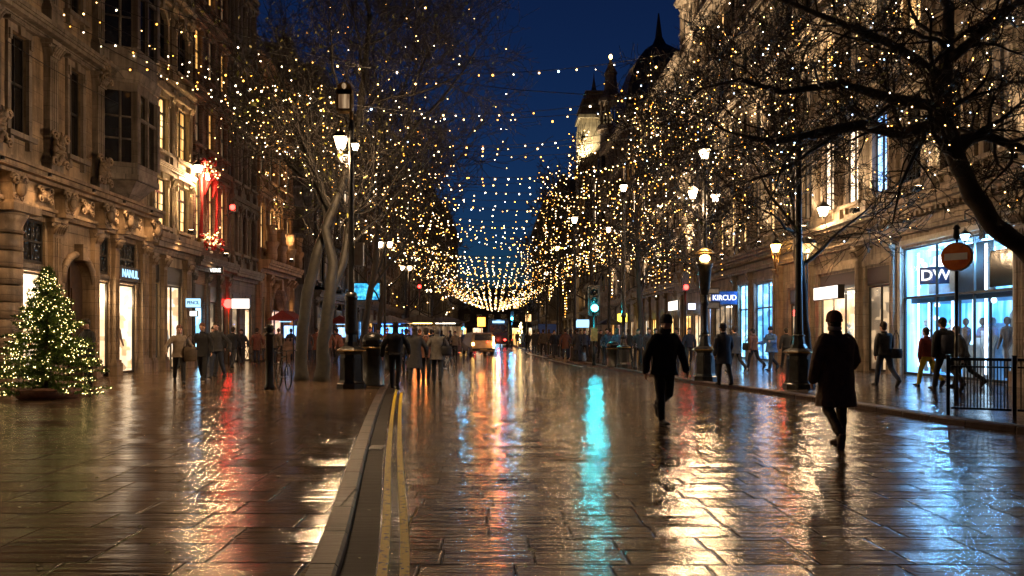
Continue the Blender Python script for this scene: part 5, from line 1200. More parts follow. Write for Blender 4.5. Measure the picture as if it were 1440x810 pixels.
sign('second pale sign plate above, beside the ornate three lantern lamp',XA(1000,25),25.15,ZA(409,25.15),0,.55,.14,'steel',None,proj=.02)
sign('white lettering DW on a dark panel inside the upper tier of the blue shop',RX+.25,25.6,ZA(388,25.8),-pi/4,.9,.5,'bluep','DW','g_signw',.5,proj=.02,rim=True)
sign('glowing white fascia among the gold lit shops on the right',13.9,60.5,ZA(430,60.5),R90,3.2,.7,'g_signw',None)
sign('yellow glowing sign far along the right shops behind the traffic light',12.5,76,ZA(447,76),R90*.6,1.3,.8,'g_yellow',None)
sign('pale blue sign panel hung left of the cyan traffic light',XA(823,70),70,ZA(455,70),0,1.7,.7,'g_signb',None)
sign('dark teal bus-stop panel with pale strip at the far right pavement',XA(772,88),88,ZA(462,88),0,2.4,1.0,'bluep','A','g_signb',.01)
m=MB()
t=thing('sign_post','thin grey post carrying two small plates beside the ornate lamp','post',(XA(998,25.2),25.2,PZ)); m.lathe([(.035,0),(.03,3.4)],8); m.build('post',M['steel'],t)
# red lamp box under the right shops
t=thing('wall_lamp','small red glowing lamp box on the pier left of the white blank sign','wall lamp',(13.75,35.2,ZA(440,35.2))); m=MB(); m.box(-.1,.4,-.3,.3,-.25,.25); m.build('box',M['red'],t); m=MB(); m.box(-.2,-.102,-.22,.22,-.12,.12); m.build('glow_panel',M['g_red'],t); point(t,(-.6,0,0),15,(1,.1,.04))
# big blue screen over the side street
t=thing('advert_screen','large glowing blue screen seen through the branches beyond the side street','screen',(XA(516,72),72,0)); z=ZA(410,72); m=MB(); m.box(-1.2,1.2,0,.2,z-.8,z+.8); m.box(-1.25,1.25,.02,.25,z-.86,z-.801); m.box(-.1,.1,.05,.2,0,z-1.06); m.build('casing',M['iron'],t)
def screenm():
    k=NT('screen_picture'); n=k.noise(k.coord('Object',(2,2,2)),1.4,4); k.set(col=(.01,.01,.01),em=k.ramp(n,[(.35,(.01,.06,.16)),(.5,(.02,.25,.45)),(.7,(.15,.6,.85))]),es=1.1); return k.m
m=MB(); m.quad((-1.15,-.004,z-.75),(1.15,-.004,z-.75),(1.15,-.004,z+.75),(-1.15,-.004,z+.75)); m.build('screen_face',screenm(),t)
# kiosk and stalls
def stall(label,X,Y,w,h,roofmat,glowmat,d=1.8,front=True,name='market_stall',cat='market stall'):
    t=thing(name,label,cat,(X,Y,PZ)); m=MB()
    for a in(-1,1):
        for b in(0,1): m.box(a*w/2-.03,a*w/2+.03,b*d-.03,b*d+.03,0,h)
    m.build('stall_frame',M['iron'],t); m=MB(); m.prism([(-w/2-.25,h),(w/2+.25,h),(w/2+.2,h+.08),(0,h+.55),(-w/2-.2,h+.08)],-.4,d+.3); m.build('canopy',M[roofmat],t)
    m=MB(); m.box(-w/2+.04,w/2-.04,.05,.6,0,.95); m.box(-w/2,w/2,-.02,.65,.951,1.0); 
    for k in range(7): m.cbox((-w/2+.2+(w-.4)*k/6,.3,1.1),(.2,.2,.2))
    m.build('counter',M['goods'],t); m=MB(); m.box(-w*.3,w*.3,.3,.36,h-.10,h-.06); m.build('strip_light',M[glowmat],t); m=MB(); m.box(-w/2+.1,w/2-.1,d-.05,d-.02,1.2,h-.3); m.build('lit_panel',M[{'g_white':'pdim','g_amber':'pdim','g_signb':'pblue','g_blue':'g_blue'}[glowmat]],t)
    return t
stall('pale roofed market stall with bright white strip light behind the group, left of centre',XA(626,62),62,2.6,2.35,'stoneD','g_white')
stall('low market stall with pale canopy left of the tan vehicle',XA(590,58),58,3.0,2.3,'stoneD','g_amber')
stall('pale shuttered kiosk lit blue underneath, left beyond the litter bin',XA(548,56),56,2.4,2.2,'pale','g_blue',name='kiosk',cat='kiosk')
stall('red roofed kiosk with blue-white windows behind the plane tree trunk',XA(399,44),44,1.1,2.2,'c_red','g_signb',name='kiosk',cat='kiosk')
stall('small red kiosk with pale panes left of the street lamp pedestal',XA(479,56),56,1.3,2.2,'c_red','g_signb',name='kiosk',cat='kiosk')
for px,Y,mt,lb in((893,60,'c_cream','closed cream parasol outside the shops behind the man in black'),(857,66,'iron','dark open parasol outside the far right shops')):
    t=thing('parasol',lb,'parasol',(XA(px,Y),Y,PZ)); m=MB(); m.lathe([(.03,0),(.03,2.9)],8); m.build('pole',M['iron'],t); m=MB(); m.lathe([(1.3,2.2),(1.28,2.26),(.5,2.62),(.02,2.8)] if mt=='iron' else [(.12,1.2),(.22,1.3),(.12,2.4),(.02,2.9)],8,(0,0,0),0,False); m.build('canopy',M[mt],t)
# bicycles
def bicycle(label,x,y,rz,z=PZ,col='iron'):
    t=thing('bicycle',label,'bicycle',(x,y,z),rz)
    for wx in(-.52,.52):
        m=MB(); n=28; m.tube([(wx+.33*cos(2*pi*i/n),0,.35+.33*sin(2*pi*i/n)) for i in range(n+1)],.019,6,caps=False); w=m.build('wheel',M['iron'],t)
        m=MB()
        for k in range(16): a=2*pi*k/16; m.tube([(wx,.0,.35),(wx+.32*cos(a),0,.35+.32*sin(a))],.0022,3)
        m.lathe([(.02,-.03),(.02,.03)],8,(wx,0,.35)); m.build('spokes',M['steel'],w)
    m=MB(); BB=(-.08,0,.32); ST=(-.2,0,.82); HT=(.34,0,.86); HB=(.38,0,.68); RA=(-.52,0,.35); FA=(.52,0,.35)
    for a,b in((BB,ST),(ST,HT),(BB,HB),(RA,ST),(RA,BB),(HT,HB),(HB,FA)): m.tube([a,b],.016,6)
    m.build('frame',M[col],t)
    m=MB(); m.loft([[(x_,y_*s,z_) for x_,y_,z_ in((-.36,-.07,.9),(-.36,.07,.9),(-.34,.06,.95),(-.34,-.06,.95))] for s in(1,)]+[[(-.2,-.05,.91),(-.2,.05,.91),(-.2,.045,.95),(-.2,-.045,.95)],[(-.08,-.02,.92),(-.08,.02,.92),(-.08,.015,.945),(-.08,-.015,.945)]]); m.tube([(-.2,0,.8),(-.22,0,.91)],.013,6); m.build('saddle',M['iron'],t)
    m=MB(); m.tube([(.34,0,.84),(.33,0,.98)],.014,6); m.tube([(.27,-.27,1.0),(.37,-.2,1.0),(.36,0,.99),(.37,.2,1.0),(.27,.27,1.0)],.013,6); m.build('handlebar',M['iron'],t)
    m=MB(); m.tube([(-.08,-.05,.32),(-.02,-.09,.16),(-.02,-.16,.16)],.01,5); m.tube([(-.08,.05,.32),(-.14,.09,.48),(-.14,.16,.48)],.01,5); m.lathe([(.09,-.01),(.09,.01)],14,(-.08,.0,.32)); m.build('crank',M['steel'],t); return t
X,Y=G2(389,549); bicycle('black bicycle leaning by the thick black post, front wheel nearest the camera',X+.1,Y+.25,radians(-62))
X,Y=G2(627,531,0); bicycle('black bicycle standing right of the person in the grey coat',X,Y,radians(70),0)
X,Y=G2(353,508); bicycle('distant bicycle beside the far pair on the left pavement',X,Y,radians(20))
# vehicles
def car(label,x,y,rz,L=4.2,W=1.75,H=1.5,paint='goldp',z=0,van=False,name='parked_car',cat='car',tail='g_tail',side_glow=None):
    t=thing(name,label,cat,(x,y,z),rz)
    # side profile in (y,z): front at +y
    if van: prof=[(-L/2,.45),(-L/2,H*.62),(-L/2+.06,H*.95),(-L/2+.4,H),(L*.12,H),(L*.28,H*.9),(L*.36,H*.62),(L/2-.1,H*.55),(L/2,H*.45),(L/2,.4),(L/2-.1,.28),(-L/2+.1,.28)]
    else: prof=[(-L/2,.45),(-L/2+.02,H*.62),(-L/2+.25,H*.68),(-L*.30,H*.97),(-L*.1,H),(L*.10,H*.97),(L*.26,H*.66),(L/2-.15,H*.58),(L/2,H*.42),(L/2-.02,.35),(L/2-.1,.25),(-L/2+.1,.25)]
    m=MB(); rings=[]
    for xs,sc in((-1,.93),(-.93,.985),(-.8,1),(.8,1),(.93,.985),(1,.93)):
        rings.append([(xs*W/2*(1 if zz<H*.64 else .84+.0*zz),yy*sc,.28+(zz-.28)*(sc*.5+.5)) for yy,zz in prof])
    m.loft(rings,0,False); b=m.build('body',M[paint],t); bevel(b,.03,2)
    for yy,nm in((-L/2,-1),(L/2,1)):
        pass
    m=MB()  # glass
    zb,zt=H*.66,H*.93
    back=-L/2-.0 if van else -L*.36
    m.quad((-W*.36,back-.012 if van else -L/2+.22,zb),(W*.36,back-.012 if van else -L/2+.22,zb),(W*.33,back+.045 if van else -L*.31,zt),(-W*.33,back+.045 if van else -L*.31,zt)); m.build('rear_window',M['pdark'],t)
    m=MB()
    for s in(-1,1): x0=s*(W*.42+.004); m.quad((x0,-L*.25,zb+.03),(x0,L*.2,zb+.03),(x0,L*.1,zt),(x0,-L*.22,zt)); 
    m.build('side_window',M['pdark'],t)
    for sx in(-1,1):
        for sy in(-.31,.31):
            m=MB(); m.tube([(sx*(W/2-.18),sy*L,.32),(sx*(W/2+.01),sy*L,.32)],.32,20); w=m.build('wheel',M['cable'],t); m=MB(); m.tube([(sx*(W/2),sy*L,.32),(sx*(W/2+.02),sy*L,.32)],.19,12); m.build('rim',M['steel'],w)
        m=MB(); m.cbox((sx*W*.42,-L/2-.01,H*.5),(.16,.05,.2)); m.build('tail_lamp',M[tail],t)
        m=MB(); m.ell((sx*W*.36,L/2-.02,H*.45),(.12,.06,.09),8,6); m.build('headlight',M['pdark'],t)
    m=MB(); m.box(-W*.46,W*.46,-L/2-.08,-L/2+.05,.36,.52); m.build('bumper',M['iron'],t)
    m=MB(); m.box(-.26,.26,-L/2-.095,-L/2-.082,.38,.48); m.build('number_plate',M['gold'],t)
    return t
M['goldp']=plain('beige_car_paint',(.36,.25,.15),.25,.1,.12,4,0)
t=car('small rounded beige van seen from behind in the middle of the road',XA(671,55),56.5,radians(14),3.6,1.75,1.62,'goldp',0,True,tail='g_amber')
m=MB(); m.box(.70,.78,-1.83,-1.80,.5,1.35); m.build('side_panel',M['g_amber'],t)
m=MB(); m.cbox((.3,-1.84,.95),(.08,.02,.08)); m.build('small_lamp',M['g_red'],t)
point(t,(.9,-2.4,.9),25,(1,.45,.1))
# double decker bus far away
t=thing('bus','dark bus with red tail lights far down the road','bus',(XA(701,90),91,0)); m=MB(); m.box(-1.2,1.2,0,9,.35,3.3); b=m.build('body',M['iron'],t); bevel(b,.12,2)
m=MB(); m.quad((-1.0,-.006,1.7),(1.0,-.006,1.7),(1.0,-.006,2.6),(-1,-.006,2.6)); m.build('rear_window',M['pdark'],t); m=MB(); m.box(-.7,.7,-.02,.0,2.8,3.05); m.build('destination_display',M['g_signb'],t)
for s in(-1,1):
    m=MB(); m.ell((s*.75,-.03,.85),(.16,.05,.12),8,6); m.build('tail_lamp',M['g_tail'],t)
    for yy in(2,7): m=MB(); m.tube([(s*.95,yy,.48),(s*1.22,yy,.48)],.48,16); m.build('wheel',M['cable'],t)
point(t,(0,-.8,.85),25,(1,.05,.02)); point(t,(0,-1.2,3.2),60,(.2,.5,1))
car('dark car facing away behind the beige van, left of it',XA(655,75),76,radians(5),paint='bluep',tail='g_red')
car('dark car parked far down the right kerb',1.6,105,0,paint='iron')
t=thing('work_lamp','orange beacon lamp glowing behind the beige van','beacon',(XA(677,70),70,0)); m=MB(); m.lathe([(.3,0),(.28,.1),(.05,.12),(.04,2.2)],10); m.build('post',M['iron'],t); m=MB(); m.box(-.35,.35,-.1,.1,2.2,3.0); m.build('lamp_face',glow('glow_orange',(1,.16,.02),5),t); point(t,(0,-.5,2.6),60,(1,.3,.05))
# orange glow low on the road among the walking group: a lit barrier lamp
t=thing('barrier_lamp','orange-red warning lamp on a low barrier amid the walking group','warning lamp',(XA(597,38),38,0)); m=MB(); m.box(-.6,.6,-.03,.03,.35,.5); m.box(-.6,.6,-.03,.03,.8,.95)
for s in(-.5,.5): m.box(s-.03,s+.03,-.25,.25,0,.04); m.box(s-.025,s+.025,-.025,.025,.04,1.1)
m.build('barrier',M['white'],t)
for s in(-.42,.0,.42): m=MB(); m.lathe([(.08,1.0),(.10,1.08),(.10,1.2),(.03,1.24)],10,(s,0,0)); m.build('lamp',glow('glow_warn',(1,.22,.03),16) if s==-.42 else MATS['glow_warn'],t)
point(t,(0,-.5,1.3),110,(1,.28,.05),.12)
# second low lamp which gives the gold streak left of the traffic light
# ------------------------------------------------------------------ festive decorations on the left bay
t=thing('festive_garland','red and white Christmas baubles and bows heaped on the red decorated bay','garland',(LX+.25,34.7,0)); m=MB(); m2=MB(); m3=MB()
for k in range(150):
    a=rb.random(); u=rb.uniform(-1.0,1.0); z=rb.choice([rb.gauss(8.7,.25),rb.gauss(5.6,.2),rb.gauss(8.7,.25)]); r=rb.uniform(.05,.12); (m,m2,m3)[rb.choice((0,0,1,2))].ico((rb.uniform(.0,.45),u,z),r)
for k in range(2): u=-.9+1.8*k; m.tube([(.12,u,8.8),(.16,u+.05,7.2),(.12,u,5.7)],[.08,.05,.09],8); m.tube([(.12,u*.5,8.7),(.2,u*.5+.1,8.2),(.12,u*.5,7.6)],[.1,.16,.03],8)
[tag(o_,kind='stuff') for o_ in (m.build('red_baubles',M['redcloth'],t),m2.build('white_baubles',M['white'],t),m3.build('gold_baubles',M['gold'],t))]
q=MB()
for k in range(60): q.octa((rb.uniform(.2,.5),rb.uniform(-1,1),rb.choice([rb.gauss(8.7,.25),rb.gauss(5.7,.2)])),.03)
q.build('small_bulbs',M['b_warm'],t); point(t,(1.2,-.2,7.6),40,(1,.25,.15),.3)

# fallen leaves and grit on the wet stone
rl_=random.Random(21); m=MB()
for k in range(260):
    y=3.8+22*rl_.random()**1.6; x=rl_.uniform(-.66,.66)*y; zz=PZ+.006 if x<lk(y)-.2 or x>rk(y)+.3 else .012
    a=rl_.uniform(0,pi); s_=rl_.uniform(.010,.034); u=Vector((cos(a),sin(a),rl_.uniform(-.1,.3)))*s_; v=Vector((-sin(a),cos(a),rl_.uniform(-.1,.3)))*s_*.6; c=Vector((x,y,zz)); m.quad(c-u,c-v,c+u,c+v)
tag(m.build('fallen_leaves',M['leaf']),'small fallen leaves and grit scattered over the wet paving stones','leaves',None,'stuff')
# ------------------------------------------------------------------ trees
rt=random.Random(5)
def grow(mb,p,d,L,r,lev,maxlev,rng,pts,kids_n,up=.12,wob=.35,rmin=.006,droop=0):
    n=max(3,min(7,int(L/.28))); path=[Vector(p)]; rad=[r]; d=Vector(d).normalized(); q=Vector(p)
    for i in range(n):
        d=(d+Vector((rng.uniform(-wob,wob),rng.uniform(-wob,wob),rng.uniform(-wob,wob)+up-droop*i/n))).normalized()
        q=q+d*L/n; path.append(q.copy()); rad.append(max(rmin,r*(1-.75*(i+1)/n)))
    sides=7 if r>.08 else 5 if r>.03 else 3
    mb.tube(path,rad,sides,sm=True,caps=False)
    if lev>=1: pts.extend([(path[i],lev) for i in range(1,n+1)])
    if lev<maxlev:
        k=kids_n[min(lev,len(kids_n)-1)]
        for j in range(k):
            t=rng.uniform(.22,1.0); i=min(n-1,int(t*n)); f=t*n-i
            c=path[i].lerp(path[i+1],f); dd=(path[i+1]-path[i]).normalized()
            s=dd.orthogonal().normalized(); s.rotate(Matrix.Rotation(rng.uniform(0,2*pi),3,dd))
            a=rng.uniform(.55,1.15); nd=dd*cos(a)+s*sin(a)
            grow(mb,c,nd,L*rng.uniform(.42,.68),max(rmin,rad[i]*.55),lev+1,maxlev,rng,pts,kids_n,up,wob,rmin,droop)
def tree(label,base,trunks,kids_n=(6,6,5,4),maxlev=3,bark='bark',leaves=0,seed=1,up=.1,limb_L=3.2,name='plane_tree',rmin=.007,group=None,limbs=5,droop=0,wob=.33):
    """trunks: list of [(x,y,z,r)...] world points; branches grow from the upper part of each"""
    rng=random.Random(seed); t=thing(name,label,'tree',(base[0],base[1],PZ),0,group); B=Vector((base[0],base[1],PZ))
    tr=MB(); tw=MB(); pts=[]
    for T in trunks:
        P=[Vector(p[:3])-B for p in T]; R=[p[3] for p in T]
        # resample with small irregularities
        PP=[];RR=[]
        for i in range(len(P)-1):
            for k in range(4):
                f=k/4; v=P[i].lerp(P[i+1],f); PP.append(v+Vector((rng.uniform(-1,1),rng.uniform(-1,1),0))*R[i]*.12*(1 if i+k else 0)); RR.append((R[i]+(R[i+1]-R[i])*f)*rng.uniform(.93,1.07))
        PP.append(P[-1]); RR.append(R[-1])
        if T[0][2]<.5: RR[0]*=1.35; RR[1]*=1.1
        tr.tube(PP,RR,12)
        lo=T[-1][4] if len(T[-1])>4 else .45
        n=len(PP); nl=limbs
        for j in range(nl):
            f=lo+(1-lo)*(j+rng.random()*.6)/nl; i=min(n-2,int(f*(n-1))); dd=(PP[i+1]-PP[i]).normalized()
            s=dd.orthogonal().normalized(); s.rotate(Matrix.Rotation(rng.uniform(0,2*pi),3,dd)); a=rng.uniform(.6,1.2)
            grow(tw,PP[i],dd*cos(a)+s*sin(a),limb_L*rng.uniform(.7,1.15),RR[i]*.5,0,maxlev,rng,pts,kids_n,up,wob,rmin,droop)
        grow(tw,PP[-1],(PP[-1]-PP[-2]),limb_L,RR[-1],0,maxlev,rng,pts,kids_n,up,wob,rmin,droop)
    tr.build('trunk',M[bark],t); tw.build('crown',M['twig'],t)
    if leaves:
        lf=MB()
        for k in range(leaves):
            p,_=rng.choice(pts); p=p+Vector([rng.uniform(-.12,.12) for _ in range(3)]); a=Vector([rng.gauss(0,1) for _ in range(3)]).normalized(); b=a.orthogonal().normalized(); s=rng.uniform(.035,.08)
            lf.quad(p-a*s,p-b*s*.7,p+a*s,p+b*s*.7)
        lf.build('leaves',M['leaf'],t)
    return t,[(p+B,l) for p,l in pts]
def bulbmesh(mat,r,kind='ico'):
    k=('bulb',mat,round(r,3),kind)
    if k not in WC: WC[k]=getattr(MB(),kind)((0,0,0),r).mesh('bulb',M[mat])
    return WC[k]
def lights_on(label,pts,n,r,seed,group='fairy lights wound through the street trees',mix=('b_warm','b_warm','b_amber','b_white'),drip=0,sel=None):
    rng=random.Random(seed); P=[p for p,l in pts if (sel is None or sel(p))]
    if not P: return
    c=sum(P,Vector())/len(P); t=thing('fairy_lights',label,'fairy lights',c,0,group)
    S=[]
    while len(S)<n:
        p=rng.choice(P)
        if drip and rng.random()<drip:
            k=rng.randint(3,8); 
            for j in range(k): S.append(p+Vector((rng.uniform(-.03,.03),rng.uniform(-.03,.03),-.12-.22*j)))
        elif rng.random()<.5:      # short run of bulbs along a twig
            q=rng.choice(P); 
            if (q-p).length<1.2:
                for j in range(4): S.append(p.lerp(q,j/4)+Vector([rng.uniform(-.05,.05) for _ in range(3)]))
            else: S.append(p+Vector([rng.uniform(-.08,.08) for _ in range(3)]))
        else: S.append(p+Vector([rng.uniform(-.08,.08) for _ in range(3)]))
    cam=Vector((0,0,EYE)); S.sort(key=lambda p:(p-cam).length)
    for p in S[:100]: put('bulb',bulbmesh(rng.choice(mix),r*rng.uniform(.8,1.25)),t,p-c)
    ms=[M[k] for k in sorted(set(mix))]; ix={k:i for i,k in enumerate(sorted(set(mix)))}; mb=MB()
    for p in S[100:n]: mb.octa(p-c,r*rng.uniform(.8,1.25),ix[rng.choice(mix)])
    if mb.v: tag(mb.build('bulbs',ms,t),kind='stuff')
    w=MB()
    for a,b in zip(S,S[1:]):
        if (a-b).length<.6: w.tube([a-c,b-c],.004,3,caps=False)
    if w.v: tag(w.build('cable',M['cable'],t),kind='stuff')
def px3(px,py,Y): return (XA(px,Y),Y,ZA(py,Y))
# left pair of plane trees
Yt=24.0
trA=[px3(424,541,Yt)+(.21,),px3(424,480,Yt)+(.18,),px3(433,410,Yt)+(.165,),px3(447,350,Yt)+(.15,),px3(466,308,Yt+.3)+(.15,),px3(446,262,Yt+.6)+(.15,),px3(425,200,Yt+.8)+(.12,),px3(400,140,Yt+1)+(.09,.6)]
b0=px3(426,541,Yt); 
tA,pA=tree('leaning plane tree with olive bark on the left pavement, left trunk of the crossing pair',(b0[0],b0[1]),[trA],leaves=500,seed=3,limbs=7,limb_L=3.0)
trB=[px3(453,545,Yt-.6)+(.22,),px3(455,480,Yt-.6)+(.19,),px3(463,420,Yt-.5)+(.18,),px3(468,370,Yt-.4)+(.15,),px3(458,320,Yt-.4)+(.14,),px3(478,270,Yt-.3)+(.15,),px3(500,200,Yt)+(.13,),px3(512,110,Yt)+(.10,),px3(520,20,Yt)+(.07,.5)]
b0=px3(451,545,Yt-.6)
trB2=[px3(462,420,Yt-.5)+(.14,),px3(482,372,Yt-.2)+(.12,),px3(490,320,Yt)+(.11,),px3(530,250,Yt+.5)+(.09,),px3(590,170,Yt+1)+(.06,.3)]
tB,pB=tree('upright plane tree with pale olive bark, right trunk of the crossing pair on the left',(b0[0],b0[1]),[trB,trB2],leaves=400,seed=4,limbs=8,limb_L=3.9,kids_n=(7,7,5,4))
lights_on('warm fairy lights scattered through the leaning left plane tree',pA,150,.015,11,None,sel=lambda p:p.z<9.3 and p.x<-3)
lights_on('warm fairy lights scattered through the upright left plane tree',pB,130,.015,12,None,drip=.12,sel=lambda p:p.z<9.0)
# dark tree behind, high crown against the sky
def street_tree(label,x,y,H,seed,n,r,lean=0,crown=1.0,leaves=150,grp=None,llabel=None,mix=('b_warm','b_warm','b_amber','b_white'),kids_n=(6,5,4,3),drip=0,limb=3.0):
    tk=[(x,y,PZ,.17),(x+lean*.2,y,1.5,.14),(x+lean*.5,y+.1,3.0,.13),(x+lean,y,4.4,.12),(x+lean*1.3,y+.2,H*.68,.08),(x+lean*1.2,y,H*.85,.05,.45)]
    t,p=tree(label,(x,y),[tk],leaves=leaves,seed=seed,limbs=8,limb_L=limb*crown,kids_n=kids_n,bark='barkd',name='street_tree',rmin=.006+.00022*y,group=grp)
    if n: lights_on(llabel or label,p,n,r,seed+50,None,mix,drip)
    return t,p
street_tree('tall bare tree standing dark against the sky behind the left lamp',-5.6,33,14,21,140,.022,.6,1.25,120,None,'sparse fairy lights in the tall bare tree behind the left lamp',limb=4.9,kids_n=(8,7,5,3))
street_tree('bare tree on the left pavement beyond the thin street lamp',-7.2,48,13,22,120,.034,.4,1.2,100,None,'fairy lights in the bare tree beyond the thin left street lamp',limb=4.0)
street_tree('distant bare tree on the left beside the market stalls',-7.4,66,13,23,160,.042,.2,1.2,100,None,'fairy lights in the distant bare tree beside the market stalls',limb=4.0)
street_tree('farthest bare tree of the left pavement',-7.5,92,13,24,150,.055,.2,1.2,60,None,'fairy lights in the farthest left tree',limb=4.2)
# right foreground tree, trunk leaning in from the edge
Yr=13.4
trR=[(10.6,13.0,PZ,.30),(10.1,13.1,1.6,.24),px3(1445,352,Yr)+(.17,),px3(1395,318,Yr)+(.16,),px3(1362,262,Yr)+(.155,),px3(1338,205,Yr)+(.15,),px3(1325,160,Yr)+(.14,),px3(1330,90,Yr+.3)+(.12,),px3(1335,10,Yr+.5)+(.09,.55)]
limb1=[px3(1330,170,Yr)+(.12,),px3(1270,188,Yr)+(.10,),px3(1210,176,Yr+.1)+(.095,),px3(1160,185,Yr+.2)+(.08,),px3(1090,200,Yr+.3)+(.05,),px3(1040,190,Yr+.5)+(.03,.1)]
limb2=[px3(1322,150,Yr)+(.10,),px3(1260,140,Yr+.2)+(.085,),px3(1180,118,Yr+.3)+(.07,),px3(1100,130,Yr+.5)+(.05,),px3(1040,112,Yr+.6)+(.035,),px3(985,125,Yr+.8)+(.02,.1)]
limb3=[px3(1340,200,Yr)+(.11,),px3(1385,190,Yr+.2)+(.09,),px3(1440,210,Yr+.3)+(.07,),px3(1500,200,Yr+.3)+(.04,.2)]
limb4=[px3(1326,110,Yr)+(.09,),px3(1250,60,Yr+.3)+(.07,),px3(1150,20,Yr+.5)+(.05,),px3(1050,-20,Yr+.7)+(.03,.1)]
limb5=[px3(1340,80,Yr)+(.09,),px3(1400,30,Yr+.3)+(.07,),px3(1470,-30,Yr+.5)+(.05,.2)]
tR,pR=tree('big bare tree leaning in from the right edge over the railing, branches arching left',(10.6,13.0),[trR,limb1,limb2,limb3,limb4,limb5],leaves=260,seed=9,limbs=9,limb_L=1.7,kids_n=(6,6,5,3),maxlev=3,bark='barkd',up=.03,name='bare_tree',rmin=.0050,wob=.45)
pR=pR+[(Vector(T[i][:3]).lerp(Vector(T[i+1][:3]),f/12)+Vector((random.Random(f+i*20).uniform(-.2,.2),-.17,random.Random(f+9+i*20).uniform(-.2,.2))),1) for T in (trR,limb1,limb3) for i in range(len(T)-2) for f in range(12) for _ in range(4)]
lights_on('fairy lights wound through the big tree leaning in from the right edge',pR,480,.0105,31,None,('b_warm','b_warm','b_amber','b_white','b_cool'))
# right pavement trees
R4=[(8.6,21.5,9.0,41,240,.013,-.3,.95,'bare tree over the right pavement behind the tall plain pole','fairy lights dripping from the bare tree behind the tall plain pole'),
    (7.9,29,9.5,42,300,.016,-.3,.9,'bare tree on the right pavement just beyond the ornate three lantern lamp','fairy lights dripping thickly beyond the ornate three lantern lamp'),
    (7.2,38,11.0,43,260,.019,-.2,1.15,'bare tree on the right pavement behind the man in black','fairy lights dripping in the tree behind the man in black'),
    (6.2,50,11.5,44,330,.030,0,1.2,'bare tree on the right pavement beyond the traffic light','fairy lights in the tree beyond the traffic light'),
    (5.6,66,11.5,45,200,.030,0,1.2,'distant bare tree on the right, left of the traffic light','fairy lights in the distant right tree left of the traffic light'),
    (5.0,88,11.5,46,140,.04,0,1.2,'farthest bare tree of the right pavement','fairy lights in the farthest right tree')]
for x,y,H,sd,n,r,ln,cr,lb,ll in R4:
    street_tree(lb,x,y,H,sd,n,r,ln,cr,160,None,ll,('b_warm','b_warm','b_amber','b_white') ,(6,5,5,3) ,.07,3.0)
# ------------------------------------------------------------------ strands of bulbs over the street
rs=random.Random(77); Ys=[]; y=19.6
while y<205: Ys.append(y); y+=1.7+.0035*y
ordw=['nearest','second','third','fourth','fifth','sixth','seventh','eighth','ninth','tenth','eleventh','twelfth']
for i,y in list(enumerate(Ys))+[(-1,10.0),(-2,13.4),(-3,16.6)]:  # strands before the nearest one are unseen, added to light the near paving
    ov={-1:'added unseen strand of bulbs high across the road just in front of the camera',-2:'added unseen strand of warm bulbs slung high over the two walking men',-3:'added unseen strand of warm bulbs slung high over the road beside the Christmas tree'}.get(i)
    lb=(ordw[i]+' strand of warm bulbs seen slung across the street, counting away from the camera') if i<12 else 'one of the distant strands of fairy lights merging into a glittering canopy'
    lb=ov or lb
    xl=(-12.9 if y<50 or y>60 else -9) ; xr=14.0 if y<100 else 12.5
    if y>150: xl,xr=-9.8,10.3
    ya,yb=y+rs.uniform(-.9,.9),y+rs.uniform(-.9,.9)
    za,zb=rs.uniform(10.8,12.8),rs.uniform(10.6,12.6); zc=rs.uniform(7.55,8.2) if i>0 else 8.1 if i==0 else 8.6
    t=thing('fairy_light_strand',lb,'fairy lights',(0,y,0),0,None if i<12 else 'distant strands of fairy lights over the street')
    def cat(f):
        x=xl+(xr-xl)*f; z=za+(zb-za)*f; sag=(za+zb)/2-zc; return Vector((x,ya+(yb-ya)*f-y,z-sag*4*f*(1-f)))
    m=MB(); m.tube([cat(k/24) for k in range(25)],.011 if y<60 else .014,3,caps=False); m.build('cable',M['cable'],t)
    sp=.50 if y<40 else .62 if y<100 else .95; n=int((xr-xl)/sp); r=max(.022,.016+.00034*y)
    mb=MB(); ms=['b_warm','b_amber','b_white','b_cool']
    for k in range(n):
        f=(k+.5+rs.uniform(-.2,.2))/n; p=cat(f)-Vector((0,0,r+.03)); mt=rs.choices(ms,(6,3,4,.4))[0]
        if rs.random()<.12: continue
        if rs.random()<.12: p.z-=rs.uniform(.1,.35)
        if y<75: put('bulb',bulbmesh(mt,r*rs.choice((.65,.85,1,1.2))),t,p)
        else: mb.octa(p,r*rs.uniform(.8,1.3),ms.index(mt))
    if mb.v: tag(mb.build('bulbs',[M[k] for k in ms],t),kind='stuff')
# bare cables
for a,b,sg,lb in(((-12.8,20.5,9.2),(-12.5,30,9.6),.2,'thin black cable strung along the left facade'),((-12.9,19.0,11.5),(14.0,21.0,9.6),2.8,'thin bare black cable crossing high over the street'),((XA(1000,40),40,8.0),(14.1,23,8.8),1.2,'thin cable drooping along the right facade')):
    a,b=Vector(a),Vector(b); m=MB(); m.tube([a.lerp(b,k/16)-a-Vector((0,0,sg*4*(k/16)*(1-k/16))) for k in range(17)],.012,4,caps=False); o=m.build('cable',M['cable']); o.location=a; tag(o,lb,'cable')
